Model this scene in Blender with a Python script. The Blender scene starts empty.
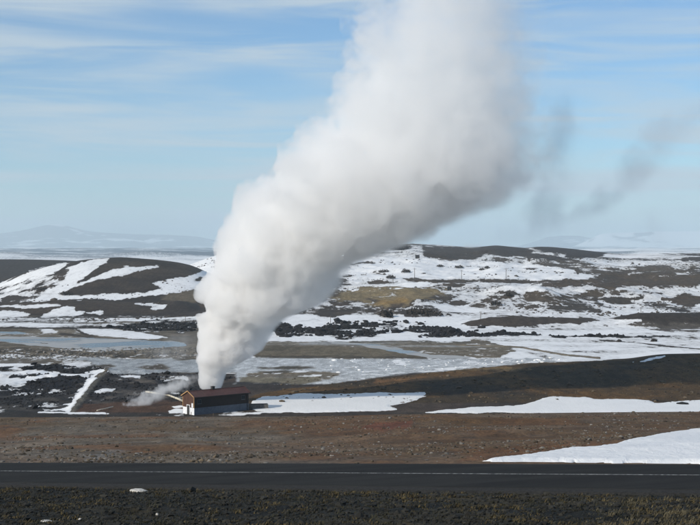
import bpy, bmesh, math, random
import numpy as np
from mathutils import Vector, Matrix

# ------------------------------------------------------------------ camera, sky, sun, exposure
F = 1306.0                 # focal length in pixels of the 700 px wide photograph
HV = 247.0                 # image row of the level horizon
CZ = 50.0                  # eye height of the camera above datum
scene = bpy.context.scene
COL = scene.collection

cam_data = bpy.data.cameras.new('camera')
cam_data.sensor_width = 36.0
cam_data.lens = 36.0 * F / 700.0
cam_data.shift_y = -(262.5 - HV) / 700.0
cam_data.clip_start = 0.5
cam_data.clip_end = 120000
cam = bpy.data.objects.new('camera', cam_data)
COL.objects.link(cam)
cam.location = (0, 0, CZ)
cam.rotation_euler = (math.radians(90), 0, 0)
scene.camera = cam

SUN_EL = math.radians(26)
SUN_AZ = math.radians(-126)       # clockwise from +Y (view direction): sun stands to the left
world = bpy.data.worlds.new('World')
scene.world = world
world.use_nodes = True
wn = world.node_tree
wn.nodes.clear()

def node(nt, kind, **kw):
    n = nt.nodes.new(kind)
    for k, v in kw.items():
        if k.startswith('in_'):
            key = k[3:]
            key = int(key) if key.isdigit() else key.replace('_', ' ')
            n.inputs[key].default_value = v
        else:
            setattr(n, k, v)
    return n

def math_node(nt, op, a, b=None, c=None, clamp=False):
    n = nt.nodes.new('ShaderNodeMath')
    n.operation = op
    n.use_clamp = clamp
    for i, s in enumerate((a, b, c)):
        if s is None:
            continue
        if isinstance(s, (int, float)):
            n.inputs[i].default_value = s
        else:
            nt.links.new(s, n.inputs[i])
    return n.outputs[0]

def maprange(nt, v, a, b, c=0.0, d=1.0, smooth=True):
    n = nt.nodes.new('ShaderNodeMapRange')
    n.interpolation_type = 'SMOOTHSTEP' if smooth else 'LINEAR'
    n.clamp = True if not smooth else n.clamp
    nt.links.new(v, n.inputs['Value'])
    for k, s in (('From Min', a), ('From Max', b), ('To Min', c), ('To Max', d)):
        if isinstance(s, (int, float)):
            n.inputs[k].default_value = s
        else:
            nt.links.new(s, n.inputs[k])
    return n.outputs['Result']

def mixrgb(nt, fac, a, b, mode='MIX'):
    n = nt.nodes.new('ShaderNodeMix')
    n.data_type = 'RGBA'
    n.blend_type = mode
    n.clamp_factor = True
    for idx, s in ((0, fac), (6, a), (7, b)):
        if isinstance(s, (int, float)):
            n.inputs[idx].default_value = s
        elif isinstance(s, (tuple, list)):
            n.inputs[idx].default_value = tuple(s) if len(s) == 4 else (*s, 1)
        else:
            nt.links.new(s, n.inputs[idx])
    return n.outputs[2]

def noise(nt, vec, scale, detail=4, rough=0.55, dist=0.0):
    n = nt.nodes.new('ShaderNodeTexNoise')
    n.inputs['Scale'].default_value = scale
    n.inputs['Detail'].default_value = detail
    n.inputs['Roughness'].default_value = rough
    n.inputs['Distortion'].default_value = dist
    if vec is not None:
        nt.links.new(vec, n.inputs['Vector'])
    return n

def mapping(nt, vec, loc=(0, 0, 0), rot=(0, 0, 0), scale=(1, 1, 1)):
    n = nt.nodes.new('ShaderNodeMapping')
    n.inputs['Location'].default_value = loc
    n.inputs['Rotation'].default_value = rot
    n.inputs['Scale'].default_value = scale
    nt.links.new(vec, n.inputs['Vector'])
    return n.outputs[0]

sky = node(wn, 'ShaderNodeTexSky', sky_type='NISHITA')
sky.sun_disc = False
sky.sun_elevation = SUN_EL
sky.sun_rotation = SUN_AZ
sky.altitude = 300
sky.air_density = 1.0
sky.dust_density = 0.1
sky.ozone_density = 3.0
wtc = node(wn, 'ShaderNodeTexCoord')
# thin streaky cirrus, laid out by direction over the whole sky
cv = mapping(wn, wtc.outputs['Generated'], rot=(0, math.radians(-1.5), 0), scale=(4.0, 4.0, 46))
cn1 = noise(wn, cv, 1.0, 6, 0.55, 0.6)
cv2 = mapping(wn, wtc.outputs['Generated'], loc=(3.1, 1.7, 0.4), scale=(2.2, 2.2, 17))
cn2 = noise(wn, cv2, 1.0, 4, 0.5, 0.3)
cm = math_node(wn, 'MULTIPLY', maprange(wn, cn1.outputs['Fac'], 0.36, 0.66), maprange(wn, cn2.outputs['Fac'], 0.30, 0.56))
cm = math_node(wn, 'MULTIPLY', cm, 0.9)
skyt = mixrgb(wn, 1.0, sky.outputs['Color'], (.76, 1.01, 1.20, 1), 'MULTIPLY')
skyc = mixrgb(wn, cm, skyt, (5.5, 6.4, 7.1, 1))
bg = node(wn, 'ShaderNodeBackground')
bg.inputs['Strength'].default_value = 0.112
wn.links.new(skyc, bg.inputs['Color'])
wout = node(wn, 'ShaderNodeOutputWorld')
wn.links.new(bg.outputs[0], wout.inputs['Surface'])

sun_data = bpy.data.lights.new('sun', 'SUN')
sun_data.energy = 4.6
sun_data.angle = math.radians(0.53)
sun_data.color = (1.0, 0.92, 0.80)
sun = bpy.data.objects.new('sun', sun_data)
COL.objects.link(sun)
to_sun = Vector((math.sin(SUN_AZ) * math.cos(SUN_EL), math.cos(SUN_AZ) * math.cos(SUN_EL), math.sin(SUN_EL)))
sun.rotation_euler = to_sun.to_track_quat('Z', 'Y').to_euler()
sun.location = (-100, 100, 150)

scene.view_settings.view_transform = 'Standard'
scene.view_settings.look = 'None'
scene.view_settings.gamma = 1.0
scene.view_settings.exposure = -0.16
scene.view_settings.use_curve_mapping = False
cy = scene.cycles
cy.use_denoising = True
try:
    cy.denoiser = 'OPENIMAGEDENOISE'
    cy.denoising_input_passes = 'RGB_ALBEDO_NORMAL'
except Exception:
    pass
cy.max_bounces = 14
cy.diffuse_bounces = 3
cy.glossy_bounces = 2
cy.transmission_bounces = 2
cy.transparent_max_bounces = 8
cy.volume_bounces = 12
cy.volume_step_rate = 1.0
cy.volume_max_steps = 256
cy.use_adaptive_sampling = True
cy.adaptive_threshold = 0.02

# ------------------------------------------------------------------ helpers
rng = np.random.default_rng(7)
R = random.Random(11)

def P(u, v, d):
    """photo pixel at depth d -> world point"""
    return Vector(((u - 350.0) / F * d, d, CZ - (v - HV) / F * d))

def tag(o, label=None, cat=None, group=None, kind=None):
    if label: o['label'] = label
    if cat: o['category'] = cat
    if group: o['group'] = group
    if kind: o['kind'] = kind
    return o

def mesh_obj(name, verts, faces, mat=None, parent=None, smooth=False):
    me = bpy.data.meshes.new(name)
    me.from_pydata([tuple(v) for v in verts], [], faces)
    me.update()
    o = bpy.data.objects.new(name, me)
    COL.objects.link(o)
    if mat: me.materials.append(mat)
    if parent: o.parent = parent
    if smooth:
        me.polygons.foreach_set('use_smooth', [True] * len(me.polygons))
    return o

def fast_mesh(name, V, Fq, mat=None, smooth=True):
    """numpy verts (n,3) and faces (m,k) -> object"""
    me = bpy.data.meshes.new(name)
    V = np.asarray(V, np.float32); Fq = np.asarray(Fq, np.int32)
    m, k = Fq.shape
    me.vertices.add(len(V)); me.vertices.foreach_set('co', V.ravel())
    me.loops.add(m * k); me.loops.foreach_set('vertex_index', Fq.ravel())
    me.polygons.add(m)
    me.polygons.foreach_set('loop_start', np.arange(0, m * k, k, dtype=np.int32))
    me.polygons.foreach_set('use_smooth', np.full(m, smooth))
    me.update(calc_edges=True)
    if mat: me.materials.append(mat)
    o = bpy.data.objects.new(name, me)
    COL.objects.link(o)
    return o

def empty(name, loc=(0, 0, 0), rz=0.0):
    o = bpy.data.objects.new(name, None)
    o.location = loc; o.rotation_euler = (0, 0, rz)
    o.empty_display_size = 0.5
    COL.objects.link(o)
    return o

def _hash(ix, iy, seed):
    h = (ix.astype(np.int64) * 374761393 + iy.astype(np.int64) * 668265263 + seed * 1274126177) & 0xFFFFFFFF
    h = ((h ^ (h >> 13)) * 1274126177) & 0xFFFFFFFF
    h = h ^ (h >> 16)
    return (h & 0xFFFFFF).astype(np.float64) / 0xFFFFFF

def vnoise(x, y, seed=0):
    ix = np.floor(x); iy = np.floor(y)
    fx = x - ix; fy = y - iy
    fx = fx * fx * fx * (fx * (fx * 6 - 15) + 10); fy = fy * fy * fy * (fy * (fy * 6 - 15) + 10)
    a = _hash(ix, iy, seed); b = _hash(ix + 1, iy, seed)
    c = _hash(ix, iy + 1, seed); d = _hash(ix + 1, iy + 1, seed)
    return (a + (b - a) * fx) * (1 - fy) + (c + (d - c) * fx) * fy

def fbm(x, y, size, octv=4, seed=0, rough=0.5):
    """fractal value noise in -1..1, first octave 'size' metres"""
    s = 0.0; amp = 1.0; tot = 0.0; f = 1.0 / size
    for i in range(octv):
        s = s + amp * (vnoise(x * f + 17.3 * i, y * f - 9.1 * i, seed + i) * 2 - 1)
        tot += amp; amp *= rough; f *= 2.03
    return s / tot * 1.6

def sstep(a, b, x):
    t = np.clip((x - a) / (b - a), 0, 1)
    return t * t * (3 - 2 * t)

def smax(a, b, k):
    h = np.clip(0.5 + 0.5 * (a - b) / k, 0, 1)
    return b + (a - b) * h + k * h * (1 - h)

_tab = {}
def interp(u, pts, blur=7.0):
    """smooth curve through photo-measured profile points"""
    key = (id(pts), blur)
    if key not in _tab:
        p = np.array(pts, float)
        g = np.arange(-900, 1700.0, 1.0)
        f = np.interp(g, p[:, 0], p[:, 1])
        k = np.exp(-0.5 * (np.arange(-24, 25) / blur) ** 2); k /= k.sum()
        _tab[key] = (g, np.convolve(np.pad(f, 24, mode='edge'), k, 'valid'))
    g, f = _tab[key]
    return np.interp(u, g, f)

# ------------------------------------------------------------------ terrain height (world metres)
R0 = np.array([-18.5, 69.1]); R1 = np.array([14.3, 53.5])
RD = (R1 - R0) / np.linalg.norm(R1 - R0); RN = np.array([-RD[1], RD[0]])   # RN points away from the camera
ROAD_HALF = 3.15

def road_sq(x, y):
    dx = x - R0[0]; dy = y - R0[1]
    return dx * RD[0] + dy * RD[1], dx * RN[0] + dy * RN[1]

def road_z(s):
    return CZ - 11.90 + 0.069 * s

CREST_V = [(-400, 420), (0, 417.5), (200, 416.5), (330, 415.5), (430, 413.3), (560, 412.6), (700, 412), (1100, 408)]
HILL_R = [(150, 408), (235, 401), (262, 394), (330, 385), (420, 375), (480, 368.5), (540, 364), (600, 362.3), (628, 361.5), (645, 358),
          (662, 355.6), (700, 355), (900, 350)]
HILL_RD = [(150, 372), (250, 380), (350, 402), (450, 430), (600, 440), (900, 450)]
RIDGE_MAIN = [(-500, 290), (120, 290), (160, 277), (185, 267), (205, 259), (230, 251), (262, 246.5), (330, 245), (395, 244.6), (412, 243.4), (440, 245),
              (472, 247.4), (484, 246.4), (496, 245.2), (508, 246.4), (526, 248), (538, 246.6), (552, 246.9), (570, 248.6), (600, 252), (620, 254),
              (640, 253.6), (660, 253.2), (700, 253.2), (1200, 252)]
RIDGE_L1 = [(-500, 300), (-60, 296), (0, 285), (20, 274.5), (45, 266.5), (66, 262.5), (85, 259.2), (100, 258.2), (118, 257), (132, 257), (160, 259.6),
            (185, 263.2), (198, 267), (210, 274), (225, 284), (250, 296), (400, 310)]
RIDGE_L0 = [(-600, 262), (-40, 260), (0, 259.4), (40, 259.8), (80, 261), (120, 266), (170, 280), (260, 300)]
RIDGE_LOW = [(-500, 300), (0, 303), (60, 300), (110, 301.5), (140, 303), (166, 303), (178, 300.4), (190, 303), (205, 309), (225, 315), (300, 330)]
RIDGE_DK = [(400, 330), (462, 323), (480, 318.5), (500, 316.6), (525, 316.4), (560, 317.5), (590, 319), (618, 320), (628, 314.5), (640, 312.8), (660, 313.4),
            (672, 312.6), (700, 313), (1000, 310)]

YC = 250.0

def _near_height(x, y):
    u = 350.0 + F * x / np.maximum(y, 5.0)
    s, q = road_sq(x, y)
    rz = road_z(s)
    # foreground slope up to the camera
    near = rz - 0.16 + 0.12 * np.maximum(-q - ROAD_HALF - 0.6, 0) + 0.13 * np.maximum(-q - 40, 0)
    near = near + 0.16 * fbm(x, y, 3.5, 5, 3) * sstep(0.4, 4, -q - ROAD_HALF)
    # slope beyond the road to its crest
    yfar = R0[1] + (x - R0[0]) * RD[1] / RD[0] + ROAD_HALF / RN[1]
    yfar = np.clip(yfar, 20, 180)
    zc = CZ - (interp(u, CREST_V) - HV) / F * YC
    t = np.clip((y - yfar) / (YC - yfar), 0, 1)
    rzf = np.where(t > 0.0, road_z((x - R0[0]) * RD[0] + (yfar - R0[1]) * RD[1]), rz)
    mid = rzf - 0.16 + (zc - rzf + 0.16) * t - 0.9 * np.sin(np.pi * t) * sstep(0, .2, t) \
        + (0.35 * fbm(x, y, 22, 5, 5) + 0.5 * fbm(x * .4, y, 26, 3, 6)) * sstep(0.02, 0.12, t) * (1 - 0.8 * sstep(0.8, 1, t))
    z = np.where(q < 0, near, mid)
    return np.where(np.abs(q) < ROAD_HALF + 0.5, rz - 0.16, z)

def _back_height(x, y):
    u = 350.0 + F * x / y
    zc = CZ - (interp(u, CREST_V) - HV) / F * YC
    drop = zc - 0.22 * (y - YC)
    val = CZ - 42.0 - 1.2 * sstep(360, 480, y) + 0.35 * fbm(x, y, 60, 3, 9) * sstep(340, 420, y)
    lava = 0.9 * np.maximum(fbm(x, y, 9, 4, 12), -0.1) * sstep(338, 352, y) * (1 - sstep(455, 470, y)) * (1 - sstep(185, 215, u))
    # berm that carries a pipe track across the lava
    bu = np.interp(V_OF(y), [366, 369.5, 384.5, 399, 411, 414], [110, 107, 93, 82, 71, 69])
    xb = (bu - 350) / F * y
    berm = 0.45 * np.exp(-((x - xb) / 1.2) ** 2) * sstep(334, 340, y) * (1 - sstep(452, 462, y))
    val = val + lava * 0.7 + berm
    back = smax(drop, val, 1.0)
    # brown hill to the right of the building
    hc = CZ - (interp(u, HILL_R) - HV) / F * interp(u, HILL_RD)
    yc = interp(u, HILL_RD)
    prof = np.where(y < yc, sstep(352, yc + 10, y), 1 - sstep(yc, yc + 75, y))
    hill = val + np.maximum(hc - val, -0.5) * prof
    hill = hill + 0.55 * fbm(x, y, 26, 4, 21) * prof * (y < yc - 4) * sstep(0.3, 2.0, hc - val)
    return np.maximum(back, np.where(hc > val - 0.5, hill, -1e3))

def V_OF(y):
    return HV + 42.4 * F / y

def _far_height(x, y):
    u = 350.0 + F * x / y
    z = CZ - 43.2 + 0.35 * fbm(x, y, 60, 3, 9)
    def ridge(pts, yc, front, backw, rough=0.0, size=60, seed=40):
        c = CZ - (interp(u, pts) - HV) / F * yc
        a = np.clip((y - (yc - front)) / front, 0, 1)
        pr = np.where(y < yc, a * a * (3 - 2 * a), 1 - sstep(yc, yc + backw, y))
        base = CZ - 43.6
        zz = base + (c - base) * pr
        ii = np.nonzero((pr > 0) & (pr < 1))[0]
        zz[ii] += rough * fbm(x[ii], y[ii], size, 5, seed) * pr[ii] * (1 - pr[ii] * 0.7)
        return np.where(pr > 0, zz, -1e4)
    # broad hill: steady rise to the crest at 2 km
    cm = CZ - (interp(u, RIDGE_MAIN, 3.0) - HV) / F * 2000.0
    a = np.clip((y - 720) / 1280.0, 0, 1)
    und = 4.2 * fbm(x, y, 260, 4, 51) + 3.4 * fbm(x, y, 75, 5, 52) + 1.1 * fbm(x, y, 18, 3, 53)
    main = (CZ - 43.2) + (cm - CZ + 43.2) * np.where(y < 2000, a ** 0.95, 1 - sstep(2000, 2700, y)) \
        + und * sstep(0.02, 0.2, a) * (1 - sstep(0.72, 0.97, a))
    fz = np.maximum(z, np.where((a > 0) & (u > 60), main, -1e4))
    fz = np.maximum(fz, ridge(RIDGE_L0, 1750, 500, 500, 2.0, 120, 61))
    fz = smax(fz, ridge(RIDGE_L1, 1250, 300, 320, 2.2, 55, 62), 1.0)
    fz = smax(fz, ridge(RIDGE_LOW, 890, 95, 120, 1.2, 30, 63), 0.5)
    fz = smax(fz, np.where(u > 380, ridge(RIDGE_DK, 735, 45, 60, 0.7, 22, 64), -1e4), 0.4)
    # shaded hollows and mounds on the broad hill
    def bump(uc, vc_d, wx, wy, h):
        xc = (uc - 350) / F * vc_d
        return h * np.exp(-((x - xc) / wx) ** 2 - ((y - vc_d) / wy) ** 2)
    fz = fz + bump(416, 860, 17, 40, 5.0) + bump(388, 845, 5, 12, 1.6) + bump(530, 930, 26, 40, 6) + bump(548, 905, 10, 30, 3) \
        + bump(600, 1000, 30, 40, 5) + bump(300, 900, 18, 30, 3)
    # far plain
    plain = CZ - 50 + (24 * fbm(x, y * .8, 800, 5, 71) + 12) * sstep(2600, 4200, y) + sstep(9000, 20000, y) * (26 * fbm(x, y * .7, 3800, 4, 72) + 14)
    return np.where(y > 2000, np.maximum(fz, plain), fz)

def height(x, y):
    sh = np.shape(x)
    x = np.asarray(x, float).ravel(); y = np.asarray(y, float).ravel()
    z = np.empty_like(x)
    for cond, fn in ((y <= YC, _near_height), ((y > YC) & (y <= 560), _back_height), (y > 560, _far_height)):
        ii = np.nonzero(cond)[0]
        if len(ii):
            z[ii] = fn(x[ii], y[ii])
    return z.reshape(sh)

def hz(x, y):
    return float(height(np.array([x], float), np.array([y], float))[0])

def ground_at(u, v, dmin=20.0, dmax=3000.0):
    """first ground point seen through photo pixel (u, v)"""
    d = np.exp(np.linspace(math.log(dmin), math.log(dmax), 4000))
    x = (u - 350) / F * d
    zr = CZ - (v - HV) / F * d
    h = height(x, d)
    i = np.argmax(h >= zr)
    return Vector((x[i], d[i], h[i]))
# ------------------------------------------------------------------ ground sheet
def row_list():
    out = []; y = 6.0
    for lim, ratio in ((30, .03), (75, .012), (330, .0075), (820, .0036), (2250, .0052), (12000, .013), (45000, .03)):
        while y < lim:
            out.append(y); y *= 1 + ratio
    return np.array(out)
rows = row_list()
cols = np.concatenate([np.linspace(-760, -45, 120, endpoint=False), np.linspace(-45, 745, 800, endpoint=False), np.linspace(745, 1460, 121)])
tcol = (cols - 350) / F
GY, GT = np.meshgrid(rows, tcol, indexing='ij')
GX = GT * (GY + 10.0 * np.exp(-GY / 60.0))
nr, nc = GX.shape
X = GX.ravel(); Y = GY.ravel()
Z = height(X, Y)
U = 350 + F * X / Y
V = HV + F * (CZ - Z) / Y
Sq, Qq = road_sq(X, Y)

# snow cover (0..1) and bare-ground colour of every ground point
S = np.zeros_like(X)
C = np.zeros((len(X), 3))

def setc(m, col):
    """blend the bare-ground colour towards col by mask m"""
    col = np.asarray(col)
    C[:] = C * (1 - m[:, None]) + col * m[:, None]

def mixc(m, a, b, w):
    """set colour to a..b by weight w inside mask m"""
    col = np.asarray(a)[None, :] * (1 - w[:, None]) + np.asarray(b)[None, :] * w[:, None]
    C[:] = C * (1 - m[:, None]) + col * m[:, None]

BLACK = (.020, .020, .023); DARK = (.040, .034, .030); SCRUB = (.075, .060, .047); TAN = (.17, .145, .11)
OLIVE = (.21, .175, .11); GREY = (.13, .122, .112); ICE = (.46, .52, .57); RUST = (.105, .048, .022); BROWN = (.075, .042, .024)
ORANGE = (.17, .085, .032); PALEG = (.17, .15, .135)

def poly_mask(pts, soft=2.0, amp=1.5, nsize=0.016, seed=100, yr=None, k=2.0):
    pts = np.array(pts, float)
    lo = pts.min(0) - 12; hi = pts.max(0) + 8
    idx = (U > lo[0]) & (U < hi[0]) & (V > lo[1]) & (V < hi[1])
    if yr: idx &= (Y > yr[0]) & (Y < yr[1])
    m = np.zeros_like(X)
    ii = np.nonzero(idx)[0]
    if len(ii) == 0: return m
    uu = U[ii]; vv = V[ii] * k
    p = pts * np.array([1, k])
    inside = np.zeros(len(ii), bool); dist = np.full(len(ii), 1e9)
    for a, b in zip(p, np.roll(p, -1, 0)):
        e = b - a; wu = uu - a[0]; wv = vv - a[1]
        t = np.clip((wu * e[0] + wv * e[1]) / max(e @ e, 1e-9), 0, 1)
        dist = np.minimum(dist, np.hypot(wu - t * e[0], wv - t * e[1]))
        if e[1] != 0:
            c = ((a[1] <= vv) & (b[1] > vv)) | ((b[1] <= vv) & (a[1] > vv))
            xi = a[0] + (vv - a[1]) / e[1] * e[0]
            inside ^= c & (uu < xi)
    sd = np.where(inside, dist, -dist)
    d0 = np.median(Y[ii])
    if d0 > 690: soft, amp = soft * 1.7, amp * 1.5
    n = fbm(X[ii], Y[ii] * .45, nsize * d0, 5, seed, .68)
    m[ii] = sstep(-soft, soft, sd + amp * 2.6 * n)
    return m

def stroke(pts, w, **kw):
    pts = np.array(pts, float)
    w = np.full(len(pts), w) if np.isscalar(w) else np.array(w)
    top = [(p[0], p[1] - ww / 2) for p, ww in zip(pts, w)]
    bot = [(p[0], p[1] + ww / 2) for p, ww in zip(pts, w)][::-1]
    return poly_mask(top + bot, **kw)

def snow(m, val=1.0):
    S[:] = S * (1 - m) + val * m

def nz(m, size, asp=1.0, seed=0, octv=4, rough=.58):
    """noise where mask m is set; cells 'asp' times wider than long, long cells in depth so relief does not smear"""
    o = np.zeros_like(X)
    ii = np.nonzero(m > 0.001)[0]
    o[ii] = fbm(X[ii] / asp, Y[ii] * .55, size, octv, seed, rough)
    return o

n1 = fbm(X, Y, 7, 4, 201); n2 = fbm(X, Y, 22, 5, 202); n3 = fbm(X, Y, 60, 4, 203)
n4 = fbm(X, Y, 2.6, 3, 204)

# --- foreground verge
near = ((Qq < 0) & (Y < 400)).astype(float)
mixc(near, (.013, .013, .010), (.030, .027, .019), sstep(-.5, .9, n4 + .5 * n1))
g = near * sstep(.35, .9, n1 + .5 * n4) * 0.6
setc(g, (.055, .042, .018))
# --- slope beyond the road
mid = ((Qq >= 0) & (Y < 300)).astype(float)
mixc(mid, (.115, .072, .036), (.165, .138, .105), sstep(-.5, .7, n2 + .35 * n4))
lw = 1 - sstep(180, 420, U)
setc(mid * sstep(-.1, .6, fbm(X * .6, Y * .35, 12, 5, 210)) * (.35 + .5 * lw), (.155, .135, .108))
setc(mid * sstep(.05, .55, fbm(X * .8, Y * .4, 11, 4, 211)) * .8, (.145, .070, .030))
setc(mid * sstep(.3, .8, fbm(X, Y * .5, 9, 4, 212)) * (.7 - .55 * lw), (.07, .050, .038))
setc(mid * sstep(.25, .7, fbm(X * .7, Y * .45, 16, 4, 213)) * .55, (.17, .105, .06))
setc(mid * (1 - lw) * .55, (.115, .058, .021))
setc(mid * sstep(.2, .8, n4) * .35, (.05, .042, .036))
setc(stroke([(0, 452), (25, 447), (50, 440), (70, 437)], [8, 6, 5, 2], amp=2) * mid * .7, (.22, .165, .115))
setc(stroke([(85, 459), (105, 455), (140, 450)], [7, 6, 2], amp=2) * mid * .6, (.20, .19, .175))
setc(poly_mask([(355, 428), (375, 424), (410, 422), (415, 426), (385, 430)], amp=2) * mid * .8, (.15, .052, .028))
setc(poly_mask([(480, 452), (520, 446), (600, 440), (620, 443), (560, 452), (500, 460), (460, 461)], amp=2) * mid * .6, (.15, .07, .03))
setc(sstep(415.2, 419.5, 838 - V) * mid * (V < 421) * 0, BLACK)
# --- crest back and shelf
shelf = ((Y >= 250) & (Y < 480)).astype(float)
mixc(shelf, (.045, .036, .030), (.075, .055, .042), sstep(-.4, .6, n2))
# --- valley floor
val = ((Y >= 440) & (Y < 760)).astype(float)
mixc(val, GREY, TAN, sstep(-.5, .5, n3))
S[:] = np.where(Y >= 440, .62 + .45 * nz((Y >= 440), 30, 2.5, 220), S)
hl = Y >= 700
mixc(hl.astype(float), DARK, SCRUB, sstep(-.4, .6, n3 + .4 * n2))
# --- default cover on the hills
S[:] = np.where(hl, .70 + .40 * nz(hl, 60, 2.0, 221, 5), S)
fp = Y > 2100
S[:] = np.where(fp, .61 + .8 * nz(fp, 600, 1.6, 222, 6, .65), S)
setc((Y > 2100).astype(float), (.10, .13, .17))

# ---- lava flat left of the building (Y 335..470, u<190)
lf = ((Y > 300) & (Y < 480) & (U < 222 + 22 * n1 + 20 * n2)).astype(float)
mixc(lf, (.026, .025, .025), (.095, .083, .07), sstep(-.2, .9, n1 + .5 * n4))
sl = -.05 + .62 * nz(lf, 10, 3.2, 230) + .25 * fbm(X, Y, 3, 3, 231)
S[:] = np.where(lf > 0, sl + .12, S)
snow(poly_mask([(-80, 357), (20, 356), (60, 357), (95, 364), (108, 368), (98, 370), (82, 378), (60, 382), (40, 387), (-80, 387)], amp=2) * lf,
     .74) ; S[:] += poly_mask([(-80, 357), (60, 357), (108, 368), (82, 378), (40, 387), (-80, 387)], amp=1) * lf * .5 * nz(lf, 9, 5, 232)
blk = [([(18, 367), (40, 364), (66, 366), (50, 370), (25, 370)]), ([(40, 369), (70, 368.5), (92, 370), (80, 373), (60, 371)]), ([(-5, 366), (14, 366), (8, 370), (-5, 370)]),
       ([(38, 380), (55, 376.5), (76, 375.5), (84, 379), (78, 385), (60, 390), (20, 396), (-10, 398), (-10, 389), (25, 386)]), ([(0, 376), (40, 373), (44, 375), (10, 379)])]
for i, b in enumerate(blk):
    m = poly_mask(b, amp=2.2, seed=240 + i) * lf; snow(m, .12 + .0); setc(m, BLACK)
m = poly_mask([(-200, 388), (60, 388), (72, 397), (66, 407), (45, 412), (-200, 412)], amp=2, seed=250) * lf
setc(m * .45, (.030, .029, .028)); S[:] = S * (1 - m) + m * (.27 + .55 * nz(m, 8, 2.5, 233))
# ground right of the berm
m = poly_mask([(86, 405), (98, 388), (108, 374), (190, 372), (200, 412), (80, 413)], amp=1.5, seed=251) * lf
mixc(m, (.030, .028, .028), (.11, .095, .08), sstep(-.2, .8, n1 + .3 * n4)); S[:] = S * (1 - m) + m * (.16 + .42 * nz(m, 11, 4, 234))
m = poly_mask([(76, 413), (84, 404), (130, 401), (190, 400), (196, 413)], amp=1.5, seed=252) * lf
setc(m * .85, (.085, .045, .026)); snow(m, .05)
snow(poly_mask([(95, 391.5), (104, 388.5), (116, 389), (112, 392)], amp=.8) * lf); snow(poly_mask([(116, 376.5), (128, 374.8), (141, 375.5), (140, 378)], amp=.8) * lf)
# grey frozen pools
ice = poly_mask([(62, 357), (110, 358.5), (240, 358), (240, 372), (170, 373), (112, 374), (108, 367), (90, 362)], amp=1.2, seed=253)
setc(ice, (.36, .38, .39)); snow(ice, .02)
m = poly_mask([(136, 367), (146, 364.5), (152, 366), (158, 364.5), (170, 368), (164, 370), (150, 370)], amp=1.2) + poly_mask([(92, 366), (110, 363.5), (118, 366), (108, 369)], amp=1)
setc(np.clip(m, 0, 1), (.08, .07, .06)); snow(np.clip(m, 0, 1), .35)
# snow strip along the berm
snow(poly_mask([(43, 411), (68, 411), (76, 403), (89, 389), (99, 376), (106, 370.5), (101, 369), (88, 375), (82, 388), (74, 397), (70, 403), (54, 404.5), (72, 405.5), (60, 408.5), (43, 409)], amp=1.5, soft=.9) * lf)
m = stroke([(71, 411), (82, 399), (93, 384.5), (107, 369.5)], [7, 6, 6, 4], amp=.5, k=1.0) * lf
setc(m, (.17, .15, .118)); snow(m, .1)
# gravel bar
m = poly_mask([(-100, 340), (8, 343), (22, 346.5), (45, 348.5), (90, 352), (200, 352.5), (250, 353), (250, 359), (190, 359.5), (120, 358.5), (80, 356.6), (30, 356), (-100, 353)], amp=1, seed=255)
mixc(m, (.065, .058, .048), (.16, .14, .11), sstep(-.4, .7, nz(m, 4, 1.0, 256, 3))); S[:] = S * (1 - m) + m * (.26 + .30 * nz(m, 5, 1.0, 257, 3))
# banks of the pond
m = poly_mask([(-100, 328), (250, 328), (250, 353), (120, 352), (20, 347), (-100, 345)], amp=.8, seed=258)
mixc(m, (.17, .155, .13), (.10, .09, .075), sstep(-.3, .5, nz(m, 14, 4, 259))); S[:] = S * (1 - m) + m * (.1 + .3 * nz(m, 16, 5, 260))
snow(poly_mask([(70, 328), (105, 327.5), (140, 332), (175, 338), (140, 339.5), (100, 336.5), (80, 333)], amp=.7), .9)
snow(poly_mask([(38, 327.5), (52, 327), (55, 332), (44, 333)], amp=.8), .8)
m = stroke([(60, 327), (75, 328.5), (85, 334.5), (105, 338.5), (60, 334)], [2, 2, 2, 1, 2], amp=.6); setc(m, DARK); snow(m, .1)
m = stroke([(-60, 326.6), (60, 327), (110, 327.2), (140, 331.5), (180, 338.5)], [1.6, 1.8, 1.3, 1, .8], amp=.3, soft=.8); setc(m, (.045, .04, .035)); snow(m, .05)

# ---- centre flats
ctr = ((Y > 400) & (Y < 720)).astype(float)
m = poly_mask([(235, 357), (300, 358), (480, 358.5), (565, 358), (560, 366), (400, 374), (330, 384), (235, 384)], amp=1, seed=262) * ctr
setc(m, (.50, .52, .53)); snow(m, .25)
S[:] += m * .42 * sstep(.05, .55, nz(m, 4, 1.6, 263, 3)) * sstep(330, 360, U)
m = poly_mask([(246, 373), (300, 370.5), (345, 374), (330, 378), (246, 379)], amp=1.5, seed=264) * ctr
setc(m, TAN); S[:] = S * (1 - m) + m * (.35 + .5 * nz(m, 3.2, 2, 265, 2))
m = poly_mask([(240, 378), (318, 377), (322, 381), (300, 384), (240, 384)], amp=1, seed=266) * ctr; setc(m, (.19, .165, .115)); snow(m, .08)
m = poly_mask([(236, 382), (270, 382), (315, 384), (305, 389), (236, 391)], amp=1.5, seed=267) * ctr
setc(m, (.04, .036, .034)); S[:] = S * (1 - m) + m * (.25 + .5 * nz(m, 6, 3, 268))
for pts in ([(252, 366.4), (300, 366.3), (316, 368), (300, 369.3), (262, 368.6)], [(258, 371.3), (286, 370.6), (298, 372), (270, 373)]):
    m = poly_mask(pts, amp=1.2, seed=269) * ctr; setc(m, (.08, .075, .065)); snow(m, .15)
m = poly_mask([(250, 351), (275, 345.5), (330, 346), (380, 348), (432, 357), (425, 358.6), (300, 358.2), (255, 357.5)], amp=1, seed=270)
mixc(m, (.145, .128, .098), (.105, .095, .075), sstep(-.3, .5, nz(m, 8, 5, 271))); snow(m, .1)
m = stroke([(255, 356.7), (330, 357.2), (400, 357.4), (428, 358)], 1.8, amp=.5); setc(m * .8, (.05, .045, .04))
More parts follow.
